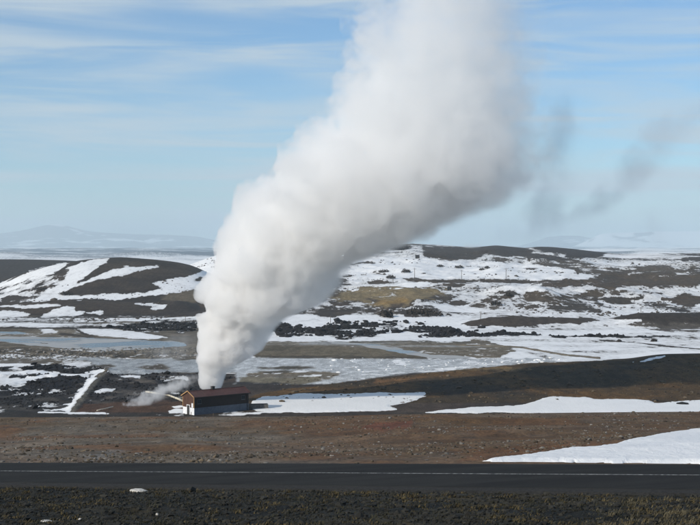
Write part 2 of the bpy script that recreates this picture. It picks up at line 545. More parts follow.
m = poly_mask([(232, 340.5), (300, 340), (470, 341), (560, 343), (560, 349), (430, 356), (385, 347), (330, 344.5), (250, 345)], amp=.8, seed=272)
mixc(m, (.30, .30, .29), (.14, .128, .108), sstep(-.4, .3, nz(m, 12, 5, 273))); S[:] = S * (1 - m) + m * (.3 + .3 * nz(m, 10, 5, 274))
m = stroke([(350, 342.4), (430, 341.2), (470, 341.5)], 1.2, amp=.4); setc(m, (.07, .065, .055)); snow(m, .1)
m = poly_mask([(395, 346), (440, 343.5), (490, 344), (520, 348), (500, 357), (440, 358), (405, 350)], amp=1.3, seed=275)
mixc(m, (.15, .135, .11), (.28, .28, .27), sstep(-.2, .6, nz(m, 7, 6, 276))); S[:] = S * (1 - m) + m * (.22 + .35 * nz(m, 6, 5, 277))
# right flats: streaky snow
m = poly_mask([(490, 326), (720, 326), (900, 330), (900, 356), (640, 360), (560, 362), (520, 352), (480, 338), (470, 330)], amp=1, seed=278)
S[:] = S * (1 - m) + m * (.78 + .30 * nz(m, 9, 6, 279)); setc(m * .8, (.07, .062, .055))
m = stroke([(455, 345), (500, 346), (522, 347.4), (545, 351.5), (565, 354.8), (600, 358)], [1.6, 1.5, 1.6, 2, 2, 2], amp=.3, soft=.9); setc(m, (.20, .175, .135)); snow(m, .08)
m = stroke([(600, 340.3), (640, 343), (670, 346.5), (720, 350.5)], 1.1, amp=.4, soft=.8); setc(m, (.05, .047, .045)); snow(m, .1)
m = stroke([(455, 334.5), (480, 335.5), (505, 333.3), (530, 334.5), (560, 336.3), (600, 336.6), (670, 336.5)], [3.4, 2.4, 3, 1.8, 2.4, 2, .8], amp=1.2, soft=.9); setc(m, BLACK); snow(m, .1)
S[:] += 0.35 * poly_mask([(620, 355), (640, 352), (680, 350), (690, 362), (620, 365)], amp=1)
# lava blocks band on snow (dark base, boulders stand on it)
snow(poly_mask([(240, 314), (470, 316), (470, 341), (240, 341)], amp=1, seed=280), .95)
for i, pts in enumerate(([(266, 323), (282, 322), (300, 325), (310, 330), (296, 335), (276, 333), (266, 332)],
              [(312, 331), (330, 325), (356, 324), (366, 328), (380, 331), (376, 335), (340, 338), (318, 336)],
              [(365, 326), (385, 325), (400, 327), (392, 331), (372, 331)], [(400, 327), (430, 325), (452, 329), (470, 334), (478, 337.5), (440, 337), (410, 333)],
              [(350, 333), (375, 333), (372, 337), (352, 337)])):
    m = poly_mask(pts, amp=2.6, seed=281 + i, nsize=.02); S[:] = S * (1 - m) + m * (.34 + .6 * nz(m, 7, 1.8, 290 + i, 3)); setc(m, BLACK)
for i, pts in enumerate(([(306, 312), (322, 308.5), (350, 310), (346, 315), (320, 316.5)], [(345, 309), (358, 309.5), (352, 312.5)], [(364, 306), (374, 307), (368, 309)])):
    m = poly_mask(pts, amp=1.4, seed=296 + i); snow(m, .12); setc(m, (.05, .045, .042))

# ---- broad hill, right half
def dark(pts, col=SCRUB, amp=1.6, val=.08, seed=300, soft=1.3, yr=(690, 2300), nv=0.0):
    m = poly_mask(pts, amp=amp, seed=seed, soft=soft, yr=yr)
    setc(m, col)
    S[:] = S * (1 - m) + m * (val + (nv * nz(m, 12, 2, seed + 3, 3) if nv else 0))
# large clean snow fields first
for pts in ([(330, 255), (470, 262), (580, 268), (600, 274), (580, 280), (400, 279), (330, 276)], [(170, 262), (235, 248), (330, 246), (330, 285), (205, 290), (165, 284), (185, 272)],
            [(420, 305), (470, 303), (500, 318), (440, 325), (420, 318)]):
    snow(poly_mask(pts, amp=1.5, seed=305, yr=(800, 2300)), .97)
dark([(470, 246), (496, 243), (521, 247), (534, 250.4), (528, 253), (560, 256), (580, 260.5), (560, 261), (520, 257), (486, 253), (478, 257), (470, 256)], (.045, .036, .032), .8, .04, 310)
dark([(527, 246), (548, 245), (576, 247), (607, 252.6), (602, 256), (580, 258.5), (566, 256.5), (567, 254.5), (541, 251.3), (532, 248.5)], (.043, .034, .031), .6, .04, 311)
dark([(422, 246), (450, 247), (478, 247), (483, 256), (470, 260), (440, 259.5), (424, 256)], (.055, .045, .038), 1.4, .16, 312)
dark([(393, 242), (408, 243), (412, 247), (404, 250), (394, 249.5)], (.05, .045, .042), 1.2, .15, 313)
dark([(495, 257.5), (530, 258.5), (580, 261), (602, 267), (640, 269.5), (720, 270.5), (720, 277), (660, 278), (600, 275), (584, 273.5), (568, 268), (545, 265), (510, 262)], (.085, .072, .060), 2.0, .22, 314, nv=.45)
dark([(525, 283), (545, 280.5), (585, 280), (600, 275), (720, 274), (720, 285), (672, 288), (640, 285.5), (610, 288), (560, 286)], (.078, .062, .047), 1.6, .12, 315, nv=.3)
dark([(636, 266), (652, 264.5), (672, 265), (668, 268), (690, 272), (640, 272)], (.10, .088, .075), 1.2, .2, 316)
dark([(676, 259), (690, 257.4), (720, 257), (720, 261.5), (684, 261.5)], (.06, .05, .045), .8, .1, 317)
dark([(660, 253.2), (680, 253.4), (720, 253), (720, 255), (670, 255)], (.06, .05, .045), .6, .2, 318)
dark([(403, 278.6), (440, 280), (500, 279.7), (530, 280.3), (530, 282), (470, 282.6), (420, 282.3)], (.07, .058, .048), .8, .1, 319, soft=.9)
dark([(516, 294), (545, 292), (575, 295), (600, 294), (590, 299), (560, 303), (530, 302)], (.085, .07, .055), 2, .22, 320, nv=.4)
dark([(504, 292), (512, 291), (518, 294), (510, 296)], (.05, .045, .042), 1, .15, 321)
dark([(604, 299), (618, 296.5), (650, 297), (640, 300), (628, 304), (612, 302)], (.06, .052, .045), 1.6, .15, 322, nv=.3)
dark([(664, 298), (690, 295.5), (720, 295), (720, 303), (690, 305), (672, 301)], (.075, .06, .05), 1.6, .15, 323, nv=.3)
dark([(635, 305), (655, 303), (690, 309), (684, 312), (660, 308)], (.05, .045, .045), 1.4, .2, 324, nv=.3)
dark([(540, 309), (560, 303), (580, 299), (596, 305), (608, 308), (590, 311), (560, 312)], (.065, .058, .052), 2.0, .35, 325, nv=.4)
dark([(486, 303), (498, 302), (505, 306), (494, 309)], (.10, .088, .075), 1.6, .4, 326)
dark([(398, 313), (420, 305), (432, 306), (448, 314.5), (430, 317.5), (405, 317)], (.055, .048, .045), 1.8, .2, 327, nv=.35)
dark([(378, 309), (388, 306), (393, 311), (390, 318), (381, 316)], (.09, .075, .06), 1.2, .3, 328)
dark([(305, 285), (330, 281.5), (348, 284), (338, 287.5), (318, 287)], (.07, .06, .05), 1.4, .2, 329, nv=.3)
dark([(600, 288.5), (625, 289), (650, 292), (620, 294), (590, 291)], (.09, .075, .06), 1.6, .35, 330)
dark([(312, 293), (340, 289.5), (400, 287), (449, 288.8), (444, 296), (424, 300), (402, 306), (352, 303), (318, 299)], OLIVE, 2.0, .12, 331, nv=.35)
dark([(380, 300), (402, 298), (415, 302), (400, 306), (372, 304)], (.22, .16, .075), 1.4, .1, 332)
dark([(455, 300), (462, 299), (468, 302), (460, 304)], (.06, .05, .045), 1, .2, 333)
for i in range(46):
    uu = R.uniform(300, 700); vv = R.uniform(262, 314); w = R.uniform(4, 14); h = R.uniform(.8, 2.2)
    dark([(uu - w, vv + h * .3), (uu - w * .3, vv - h), (uu + w, vv - h * .2), (uu + w * .5, vv + h)], (.075, .062, .052), 1.6, .22, 340 + i, nv=.4)
dark([(462, 324), (472, 320.6), (490, 316.4), (530, 315.6), (582, 318), (596, 320.6), (578, 323), (545, 324), (520, 326), (500, 325), (476, 326)], (.060, .050, .043), 1, .06, 390, yr=(650, 800))
dark([(604, 319), (641, 312), (720, 311), (720, 324), (690, 325), (641, 326), (641, 319)], (.042, .036, .033), .5, .04, 391, yr=(650, 800), soft=.8)
dark([(606, 325), (640, 323), (660, 324), (720, 323), (720, 330), (664, 330), (640, 326.5)], (.10, .092, .085), 1.6, .4, 392, yr=(600, 800), nv=.4)

# ---- left hills
lh = dict(yr=(780, 2300))
def lsnow(pts, val=.95, amp=1.2, seed=400, soft=1.2, yr=(780, 2300)):
    snow(poly_mask(pts, amp=amp, seed=seed, soft=soft, yr=yr), val)
leftm = ((U < 216) & (Y > 690) & (Y < 1560) & ~((U > 176) & (Y > 1350))).astype(float)
mixc(leftm, (.036, .030, .027), (.062, .050, .042), sstep(-.4, .7, n3 + .5 * n2)); S[:] = S * (1 - leftm) + leftm * .05
l0 = ((U < 190) & (Y >= 1450) & (Y < 2050)).astype(float)
setc(l0, (.045, .040, .038)); S[:] = S * (1 - l0) + l0 * (.10 + .25 * nz(l0, 60, 4, 401))
lsnow([(-120, 296), (0, 284), (25, 273), (46, 266), (66, 263), (62, 268.5), (54, 274.5), (40, 279), (26, 284), (10, 290), (-20, 296)], seed=402)
m = poly_mask([(-100, 296), (10, 286), (30, 280), (60, 276), (70, 283), (60, 292), (40, 298), (0, 304), (-100, 308)], amp=2, seed=403, yr=(900, 1400))
S[:] = S * (1 - m) + m * (.62 + .45 * nz(m, 9, 1.0, 404, 4))
lsnow([(69, 267.5), (80, 262.5), (92, 260.5), (106, 259.6), (108, 262.5), (100, 267.5), (94, 272.5), (82, 281), (69, 288), (60, 293), (50, 290), (58, 284), (66, 275)], seed=405, amp=1.6)
lsnow([(98, 276), (108, 273), (116, 269.5), (126, 266.6), (142, 267.2), (157, 266.2), (145, 269.5), (128, 274), (113, 276.6), (96, 280), (76, 286.5), (70, 288.5), (82, 281)], seed=406, amp=1.3)
lsnow([(40, 297), (62, 292.5), (72, 296), (112, 293.5), (150, 291.5), (168, 289.5), (205, 288), (205, 293), (165, 295), (110, 299), (60, 300), (20, 302)], seed=407, amp=1.4)
dark([(3, 299), (14, 296), (26, 297), (20, 300), (6, 301.5)], (.05, .042, .036), 1, .06, 408)
lsnow([(158, 281), (170, 279.5), (186, 276), (200, 270), (225, 268), (225, 286), (205, 288), (170, 292), (162, 289), (154, 284)], seed=409, amp=1)
dark([(194, 280), (200, 278), (206, 278), (206, 281), (197, 282)], (.05, .045, .04), .8, .1, 410)
dark([(158, 300), (170, 294), (188, 290.5), (230, 290), (230, 300), (190, 303)], (.13, .112, .085), 1, .12, 411, yr=(700, 2300))
# low dark ridge with snow streaks
for pts in ([(-60, 309), (10, 310), (30, 314), (28, 317), (-60, 319)], [(38, 316.5), (52, 310.5), (64, 306.8), (74, 307.5), (76, 311.5), (86, 311), (80, 314), (58, 317), (42, 318)],
            [(0, 306), (30, 305), (60, 304.5), (62, 305.6), (20, 308)], [(134, 303.5), (152, 302.6), (156, 304.5), (140, 305)], [(152, 308), (160, 305), (166, 305), (163, 309)],
            [(88, 313.5), (100, 310.5), (106, 311.5), (96, 314.5)], [(124, 314.5), (130, 313.8), (132, 315.5), (125, 316)]):
    lsnow(pts, .9, 1.0, 412, yr=(690, 1000))
m = poly_mask([(-100, 318), (100, 316.5), (190, 316.5), (240, 317), (240, 327), (-100, 327)], amp=.8, seed=413, yr=(600, 860))
mixc(m, (.12, .108, .09), (.05, .045, .042), sstep(-.3, .5, nz(m, 8, 5, 414))); S[:] = S * (1 - m) + m * (.52 + .5 * nz(m, 10, 6, 415))
m = poly_mask([(100, 327.5), (130, 323), (160, 320.5), (196, 321), (200, 327), (180, 333), (140, 330)], amp=2, seed=416, yr=(600, 860)); setc(m, BLACK); S[:] = S * (1 - m) + m * (.30 + .5 * nz(m, 7, 2, 417, 3))
dark([(156, 315), (168, 306), (178, 299), (190, 302), (206, 309), (214, 315), (180, 316.5)], (.045, .038, .036), .6, .06, 418, yr=(700, 1000))

# ---- brown hill
bh = ((Y > 352) & (Y < 520)).astype(float) * poly_mask([(236, 401), (262, 393), (330, 384), (420, 374), (480, 367.5), (540, 362.5), (600, 361), (640, 355), (664, 353), (780, 350), (1100, 348), (1100, 413), (230, 413)], amp=.6, soft=.8, seed=420, yr=(330, 460))
mixc(bh, (.105, .060, .023), (.050, .036, .020), sstep(-.5, .6, fbm(X, Y, 34, 4, 421)))
setc(bh * sstep(.0, .6, fbm(X, Y * .6, 16, 4, 422)) * .6, (.125, .068, .024))
setc(bh * poly_mask([(560, 372), (640, 364), (720, 366), (720, 399), (600, 396), (540, 384)], amp=5, soft=6, seed=423) * .4, (.040, .033, .021))  # plume shadow on the right flank, painted into the soil colour
setc(bh * poly_mask([(470, 396), (400, 392), (450, 384), (520, 388), (540, 396)], amp=4, soft=5, seed=424) * .6, (.036, .029, .022))  # left end of the painted plume shadow
setc(bh * stroke([(375, 381), (400, 379.5), (425, 377)], [3, 4, 2], amp=1) * .7, (.20, .105, .045))
setc(bh * stroke([(430, 371), (462, 369), (500, 369), (530, 368.6)], [2, 3, 2, 1.5], amp=1) * .7, (.23, .165, .085))
setc(bh * sstep(.45, .8, n1) * .5, (.028, .024, .018))
setc(bh * stroke([(640, 381), (680, 387)], [2, 2.5], amp=1.5) * .6, (.15, .08, .03))
snow(bh, .0)
mb = poly_mask([(628, 362.3), (643, 360), (652, 357.3), (665, 355.2), (666, 356.4), (654, 360), (645, 362)], amp=.3, soft=.7, seed=425); snow(mb, 1.0)
# darker ground right behind the crest
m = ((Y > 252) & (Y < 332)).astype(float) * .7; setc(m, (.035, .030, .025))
S[:] = np.where(Y < 300, 0.0, S)
# thin snow strips along the track in front of the building
for pts in ([(38, 411.6), (70, 412), (100, 413.2), (92, 414.2), (60, 413.2), (38, 412.8)], [(80, 412.4), (104, 412.2), (110, 414), (100, 414.4)], [(222, 415.3), (236, 413.6), (262, 411.4), (290, 410), (296, 411.6), (262, 413.4), (240, 415.6)],
            [(168, 411), (176, 408.5), (184, 409), (186, 413.5), (170, 413)], [(172, 406.5), (182, 405.5), (184, 407), (174, 408)]):
    snow(poly_mask(pts, amp=.3, soft=.7, seed=430, yr=(300, 420), k=1.5), 1.0)

S[:] = np.clip(S, -0.3, 1.3)
warm = ((Y > 440) & (Y < 2100) & (C.max(1) < .26))
C[warm] *= np.array([1.04, .97, .86])
C[:] = np.clip(C, 0.005, .9)

# ------------------------------------------------------------------ materials
def new_mat(name):
    m = bpy.data.materials.new(name); m.use_nodes = True
    nt = m.node_tree; nt.nodes.clear()
    out = nt.nodes.new('ShaderNodeOutputMaterial')
    b = nt.nodes.new('ShaderNodeBsdfPrincipled')
    nt.links.new(b.outputs[0], out.inputs['Surface'])
    return m, nt, b, out

def simple_mat(name, col, rough=.7, var=.25, scale=3.0, bump=.0, bscale=20, spec=.3, metallic=0.0):
    m, nt, b, out = new_mat(name)
    g = nt.nodes.new('ShaderNodeNewGeometry')
    n = noise(nt, g.outputs['Position'], scale, 5, .6)
    c = mixrgb(nt, maprange(nt, n.outputs['Fac'], .3, .7), tuple(x * (1 - var) for x in col), tuple(min(1, x * (1 + var)) for x in col))
    nt.links.new(c, b.inputs['Base Color'])
    b.inputs['Roughness'].default_value = rough; b.inputs['Specular IOR Level'].default_value = spec; b.inputs['Metallic'].default_value = metallic
    if bump:
        n2_ = noise(nt, g.outputs['Position'], bscale, 4, .6)
        bp = nt.nodes.new('ShaderNodeBump'); bp.inputs['Strength'].default_value = bump; bp.inputs['Distance'].default_value = .05
        nt.links.new(n2_.outputs['Fac'], bp.inputs['Height']); nt.links.new(bp.outputs[0], b.inputs['Normal'])
    return m

def ground_material():
    m, nt, b, out = new_mat('ground_soil_and_snow')
    g = nt.nodes.new('ShaderNodeNewGeometry')
    pos = g.outputs['Position']
    asn = node(nt, 'ShaderNodeAttribute', attribute_name='snow'); aso = node(nt, 'ShaderNodeAttribute', attribute_name='soil')
    nA = noise(nt, mapping(nt, pos, scale=(1, .4, 1)), .35, 7, .66); nB = noise(nt, mapping(nt, pos, scale=(1, .4, 1)), 3.0, 4, .6)
    nC = noise(nt, mapping(nt, pos, scale=(1, .5, 1)), .10, 4, .6)
    v = math_node(nt, 'ADD', asn.outputs['Fac'], math_node(nt, 'MULTIPLY', math_node(nt, 'SUBTRACT', nA.outputs['Fac'], .5), 1.35))
    v = math_node(nt, 'ADD', v, math_node(nt, 'MULTIPLY', math_node(nt, 'SUBTRACT', nB.outputs['Fac'], .5), .35))
    v = math_node(nt, 'ADD', v, math_node(nt, 'MULTIPLY', math_node(nt, 'SUBTRACT', nC.outputs['Fac'], .5), .75))
    sm = maprange(nt, v, .44, .56)
    soil = mixrgb(nt, maprange(nt, nB.outputs['Fac'], .3, .7), (.62, .62, .62), (1.35, 1.33, 1.3))
    soil = mixrgb(nt, 1.0, aso.outputs['Color'], soil, 'MULTIPLY')
    soil2 = mixrgb(nt, maprange(nt, nA.outputs['Fac'], .35, .68), (.72, .72, .72), (1.25, 1.25, 1.25))
    soil = mixrgb(nt, 1.0, soil, soil2, 'MULTIPLY')
    snowc = mixrgb(nt, nC.outputs['Fac'], (.80, .80, .79), (.88, .88, .87))
    snowc = mixrgb(nt, math_node(nt, 'MULTIPLY', maprange(nt, v, 1.0, .55), .28), snowc, aso.outputs['Color'])
    nt.links.new(mixrgb(nt, sm, soil, snowc), b.inputs['Base Color'])
    b.inputs['Roughness'].default_value = .9; b.inputs['Specular IOR Level'].default_value = .15
    bp = nt.nodes.new('ShaderNodeBump'); bp.inputs['Strength'].default_value = .55; bp.inputs['Distance'].default_value = .6
    hsum = math_node(nt, 'ADD', math_node(nt, 'MULTIPLY', nA.outputs['Fac'], math_node(nt, 'SUBTRACT', 1.35, sm)), math_node(nt, 'MULTIPLY', nB.outputs['Fac'], .14))
    nt.links.new(hsum, bp.inputs['Height']); nt.links.new(bp.outputs[0], b.inputs['Normal'])
    return m
MAT_GROUND = ground_material()

idx = np.arange(nr * nc).reshape(nr, nc)
FQ = np.stack([idx[:-1, :-1].ravel(), idx[:-1, 1:].ravel(), idx[1:, 1:].ravel(), idx[1:, :-1].ravel()], 1)
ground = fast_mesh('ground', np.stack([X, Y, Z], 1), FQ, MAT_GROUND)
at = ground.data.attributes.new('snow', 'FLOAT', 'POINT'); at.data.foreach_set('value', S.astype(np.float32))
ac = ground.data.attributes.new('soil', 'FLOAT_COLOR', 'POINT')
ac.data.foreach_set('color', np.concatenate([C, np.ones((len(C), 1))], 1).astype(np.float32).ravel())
tag(ground, kind='structure')
# ------------------------------------------------------------------ far mountains
def mountain(name, pts, yc, depth, seed, mat, spur=0.5):
    us = np.linspace(pts[0][0], pts[-1][0], 190)
    p = np.array(pts, float)
    cz = np.interp(us, p[:, 0], p[:, 1])
    k = np.ones(5) / 5; cz = np.convolve(np.pad(cz, 2, mode='edge'), k, 'valid')
    tt = np.linspace(-1, 1, 41)
    UU, TT = np.meshgrid(us, tt, indexing='ij')
    YY = yc + TT * depth
    XX = (UU - 350) / F * yc
    crest = CZ - (cz - HV) / F * yc
    prof = np.clip(1 - np.abs(TT), 0, 1) ** 1.15
    nn = fbm(XX, YY, depth * .55, 5, seed, .55)
    base = CZ - 60
    ZZ = base + np.maximum(crest[:, None] - base, 0) * np.clip(prof * (1 + spur * nn * (1 - prof)), 0, 1.0)
    n, m = UU.shape
    ix = np.arange(n * m).reshape(n, m)
    fq = np.stack([ix[:-1, :-1].ravel(), ix[1:, :-1].ravel(), ix[1:, 1:].ravel(), ix[:-1, 1:].ravel()], 1)
    o = fast_mesh(name, np.stack([XX.ravel(), YY.ravel(), ZZ.ravel()], 1), fq, mat)
    tag(o, kind='structure')
    return o

def mountain_mat(name, thr):
    m, nt, b, out = new_mat(name)
    g = nt.nodes.new('ShaderNodeNewGeometry')
    n = noise(nt, mapping(nt, g.outputs['Position'], scale=(1, 1, 2.2)), .0011, 6, .62)
    c = mixrgb(nt, maprange(nt, n.outputs['Fac'], thr, thr + .07), (.10, .11, .12), (.82, .83, .84))
    nt.links.new(c, b.inputs['Base Color']); b.inputs['Roughness'].default_value = .95
    return m
M_MT1 = mountain_mat('mountain_rock_and_snow', .56); M_MT2 = mountain_mat('mountain_snow', .36)
mountain('mountain_left', [(-160, 250), (-60, 240), (0, 233.5), (22, 230.5), (45, 225.2), (57, 223.6), (70, 226.6), (84, 230.6), (100, 232.4), (135, 234.4), (165, 234.8), (196, 236.4),
                      (215, 240), (232, 246), (246, 250)], 32000, 3300, 510, M_MT1)
mountain('mountain_right', [(566, 250), (580, 244.5), (590, 239), (600, 234), (618, 232.6), (650, 231.6), (700, 231), (760, 234), (860, 246)], 31000, 2600, 511, M_MT2)
mountain('mountain_middle', [(500, 250), (530, 243), (548, 237), (562, 235.5), (580, 236), (600, 240), (630, 250)], 34000, 2500, 512, M_MT1)

# ------------------------------------------------------------------ road
def asphalt_mat():
    m, nt, b, out = new_mat('asphalt')
    g = nt.nodes.new('ShaderNodeNewGeometry'); pos = g.outputs['Position']
    ang = math.atan2(RD[1], RD[0])
    along = mapping(nt, pos, rot=(0, 0, -ang), scale=(.05, .9, 1))
    n1_ = noise(nt, along, 1.0, 4, .55); n2_ = noise(nt, pos, 38, 3, .6); n3_ = noise(nt, pos, .35, 4, .6)
    c = mixrgb(nt, maprange(nt, n1_.outputs['Fac'], .35, .65), (.020, .020, .0195), (.028, .028, .0265))
    c = mixrgb(nt, maprange(nt, n3_.outputs['Fac'], .45, .7, 0, .4), c, (.033, .032, .030))
    c = mixrgb(nt, 1.0, c, mixrgb(nt, maprange(nt, n2_.outputs['Fac'], .3, .7), (.7, .7, .7), (1.3, 1.3, 1.3)), 'MULTIPLY')
    nt.links.new(c, b.inputs['Base Color']); b.inputs['Roughness'].default_value = .92; b.inputs['Specular IOR Level'].default_value = .08
    bp = nt.nodes.new('ShaderNodeBump'); bp.inputs['Strength'].default_value = .3; bp.inputs['Distance'].default_value = .01
    nt.links.new(n2_.outputs['Fac'], bp.inputs['Height']); nt.links.new(bp.outputs[0], b.inputs['Normal'])
    return m
M_ASPH = asphalt_mat()

def road_pt(s, q, dz=0.0):
    p = R0 + RD * s + RN * q
    return (p[0], p[1], float(road_z(s)) + dz)

def road_strip(name, s0, s1, step, offs, mat, wob=0.0, seed=0):
    """offs: list of (q, dz) across the strip"""
    V_, F_ = [], []
    ss = np.arange(s0, s1 + step * .5, step); k = len(offs)
    w0 = fbm(ss, ss * 0, 2.2, 4, seed) * wob; w1 = fbm(ss, ss * 0 + 9, 2.2, 4, seed + 5) * wob
    for i, s in enumerate(ss):
        for j, (q, dz) in enumerate(offs):
            qq = q + (w0[i] if j == 0 else w1[i] if j == k - 1 else 0)
            V_.append(road_pt(s, qq, dz))
        if i:
            for j in range(k - 1):
                a = (i - 1) * k + j
                F_.append((a, a + k, a + k + 1, a + 1))
    return mesh_obj(name, V_, F_, mat)
H = ROAD_HALF
road = road_strip('road', -75, 130, .5, [(-H - .25, -.14), (-H, 0), (-H + .3, .01), (0, .05), (H - .3, .01), (H, 0), (H + .25, -.14)], M_ASPH, .06, 520)
tag(road, kind='structure')
M_GRAVEL = simple_mat('shoulder_gravel', (.022, .021, .019), .95, .45, 9, .6, 25)
for sgn, nm in ((-1, 'road_shoulder_near'), (1, 'road_shoulder_far')):
    o = road_strip(nm, -75, 130, .5, [(sgn * (H - .02), -.012), (sgn * (H + .5), -.06), (sgn * (H + .95), -.25)] if sgn > 0 else
                   [(-H - .95, -.25), (-H - .5, -.06), (-H + .02, -.012)], M_GRAVEL, .0, 530)
    tag(o, kind='structure')
def paint_mat():
    m, nt, b, out = new_mat('worn_white_road_paint')
    g = nt.nodes.new('ShaderNodeNewGeometry')
    n = noise(nt, g.outputs['Position'], 7, 5, .7)
    c = mixrgb(nt, maprange(nt, n.outputs['Fac'], .40, .60), (.05, .05, .05), (.40, .40, .38))
    nt.links.new(c, b.inputs['Base Color']); b.inputs['Roughness'].default_value = .8
    return m
line = road_strip('road_centre_line', -75, 130, .5, [(-.06, .055), (.06, .055)], paint_mat())
tag(line, kind='structure')

# ------------------------------------------------------------------ pond water
def water_mat(name, col, ice):
    m, nt, b, out = new_mat(name)
    g = nt.nodes.new('ShaderNodeNewGeometry')
    n = noise(nt, mapping(nt, g.outputs['Position'], scale=(.35, .5, 1)), .07, 6, .62, .4)
    f = maprange(nt, n.outputs['Fac'], ice, ice + .08)
    c = mixrgb(nt, f, col, (.40, .40, .385))
    nt.links.new(c, b.inputs['Base Color'])
    nt.links.new(maprange(nt, f, 0, 1, .22, .7), b.inputs['Roughness'])
    b.inputs['IOR'].default_value = 1.33
    n2_ = noise(nt, g.outputs['Position'], 1.2, 3, .5)
    bp = nt.nodes.new('ShaderNodeBump'); bp.inputs['Strength'].default_value = .12; bp.inputs['Distance'].default_value = .1
    nt.links.new(n2_.outputs['Fac'], bp.inputs['Height']); nt.links.new(bp.outputs[0], b.inputs['Normal'])
    return m
M_WATER = water_mat('pond_water', (.07, .09, .105), .44); M_WATER2 = water_mat('stream_water', (.14, .155, .16), .42)

def water_patch(name, pts, mat, seed, zoff=.06):
    """closed outline on the flat, ragged shore, built as a fan of ground points at one level"""
    w = []
    for (u, v), (u2, v2) in zip(pts, pts[1:] + pts[:1]):
        n = max(2, int(math.hypot(u2 - u, (v2 - v) * 3) / 3))
        for i in range(n):
            t = i / n
            w.append((u + (u2 - u) * t, v + (v2 - v) * t))
    w = np.array(w)
    d = 43.2 * F / (w[:, 1] - HV)
    x = (w[:, 0] - 350) / F * d
    jx = fbm(x, d, 9, 4, seed); jy = fbm(x, d, 9, 4, seed + 9)
    x = x + jx * 1.6; d = d + jy * 5
    top = float(np.max(height(np.linspace(x.min(), x.max(), 60).repeat(20), np.tile(np.linspace(d.min(), d.max(), 20), 60))))
    bm = bmesh.new()
    vs = [bm.verts.new((a, b_, 0)) for a, b_ in zip(x, d)]
    f = bm.faces.new(vs)
    bmesh.ops.triangulate(bm, faces=[f], ngon_method='EAR_CLIP')
    bmesh.ops.recalc_face_normals(bm, faces=bm.faces)
    bmesh.ops.subdivide_edges(bm, edges=[e for e in bm.edges if e.calc_length() > 12], cuts=3, use_grid_fill=True)
    if sum(f.normal.z for f in bm.faces) < 0:
        bmesh.ops.reverse_faces(bm, faces=bm.faces)
    cs = np.array([v.co[:] for v in bm.verts])
    hh = height(cs[:, 0], cs[:, 1])
    me = bpy.data.meshes.new(name)
    for v, h in zip(bm.verts, hh):
        v.co.z = h + zoff
    bm.to_mesh(me); bm.free()
    o = bpy.data.objects.new(name, me); COL.objects.link(o); me.materials.append(mat)
    tag(o, kind='structure')
    return o
water_patch('pond', [(-60, 336.2), (0, 336), (40, 337), (90, 337.2), (150, 340.5), (185, 343), (188, 346), (165, 348.5), (130, 349.6), (100, 351), (60, 347.4), (25, 344.4), (0, 342), (-60, 341)], M_WATER, 540)
water_patch('pond_narrow', [(-40, 331.4), (14, 331.2), (28, 332.6), (24, 333.8), (0, 334.3), (-40, 334)], M_WATER, 541)
water_patch('stream', [(330, 343), (362, 343.6), (392, 346.5), (410, 350.5), (432, 354.5), (470, 356.4), (468, 358), (436, 357.6), (400, 353.8), (376, 348.5), (350, 345.6), (330, 344.6)], M_WATER2, 542)

# ------------------------------------------------------------------ large snow patches (banks with thickness)
def snow_mat():
    m, nt, b, out = new_mat('wind_packed_snow')
    g = nt.nodes.new('ShaderNodeNewGeometry')
    vec = mapping(nt, g.outputs['Position'], rot=(0, 0, .5), scale=(1, .45, 1))
    a = noise(nt, vec, 1.5, 5, .6, .6); c_ = noise(nt, vec, .22, 4, .55); d_ = noise(nt, g.outputs['Position'], .7, 5, .65)
    col = mixrgb(nt, c_.outputs['Fac'], (.76, .76, .75), (.86, .86, .85))
    col = mixrgb(nt, maprange(nt, d_.outputs['Fac'], .55, .8, 0, .25), col, (.45, .42, .38))
    nt.links.new(col, b.inputs['Base Color']); b.inputs['Roughness'].default_value = .8; b.inputs['Specular IOR Level'].default_value = .2
    bp = nt.nodes.new('ShaderNodeBump'); bp.inputs['Strength'].default_value = .5; bp.inputs['Distance'].default_value = .25
    nt.links.new(a.outputs['Fac'], bp.inputs['Height']); nt.links.new(bp.outputs[0], b.inputs['Normal'])
    return m
M_SNOW = snow_mat()

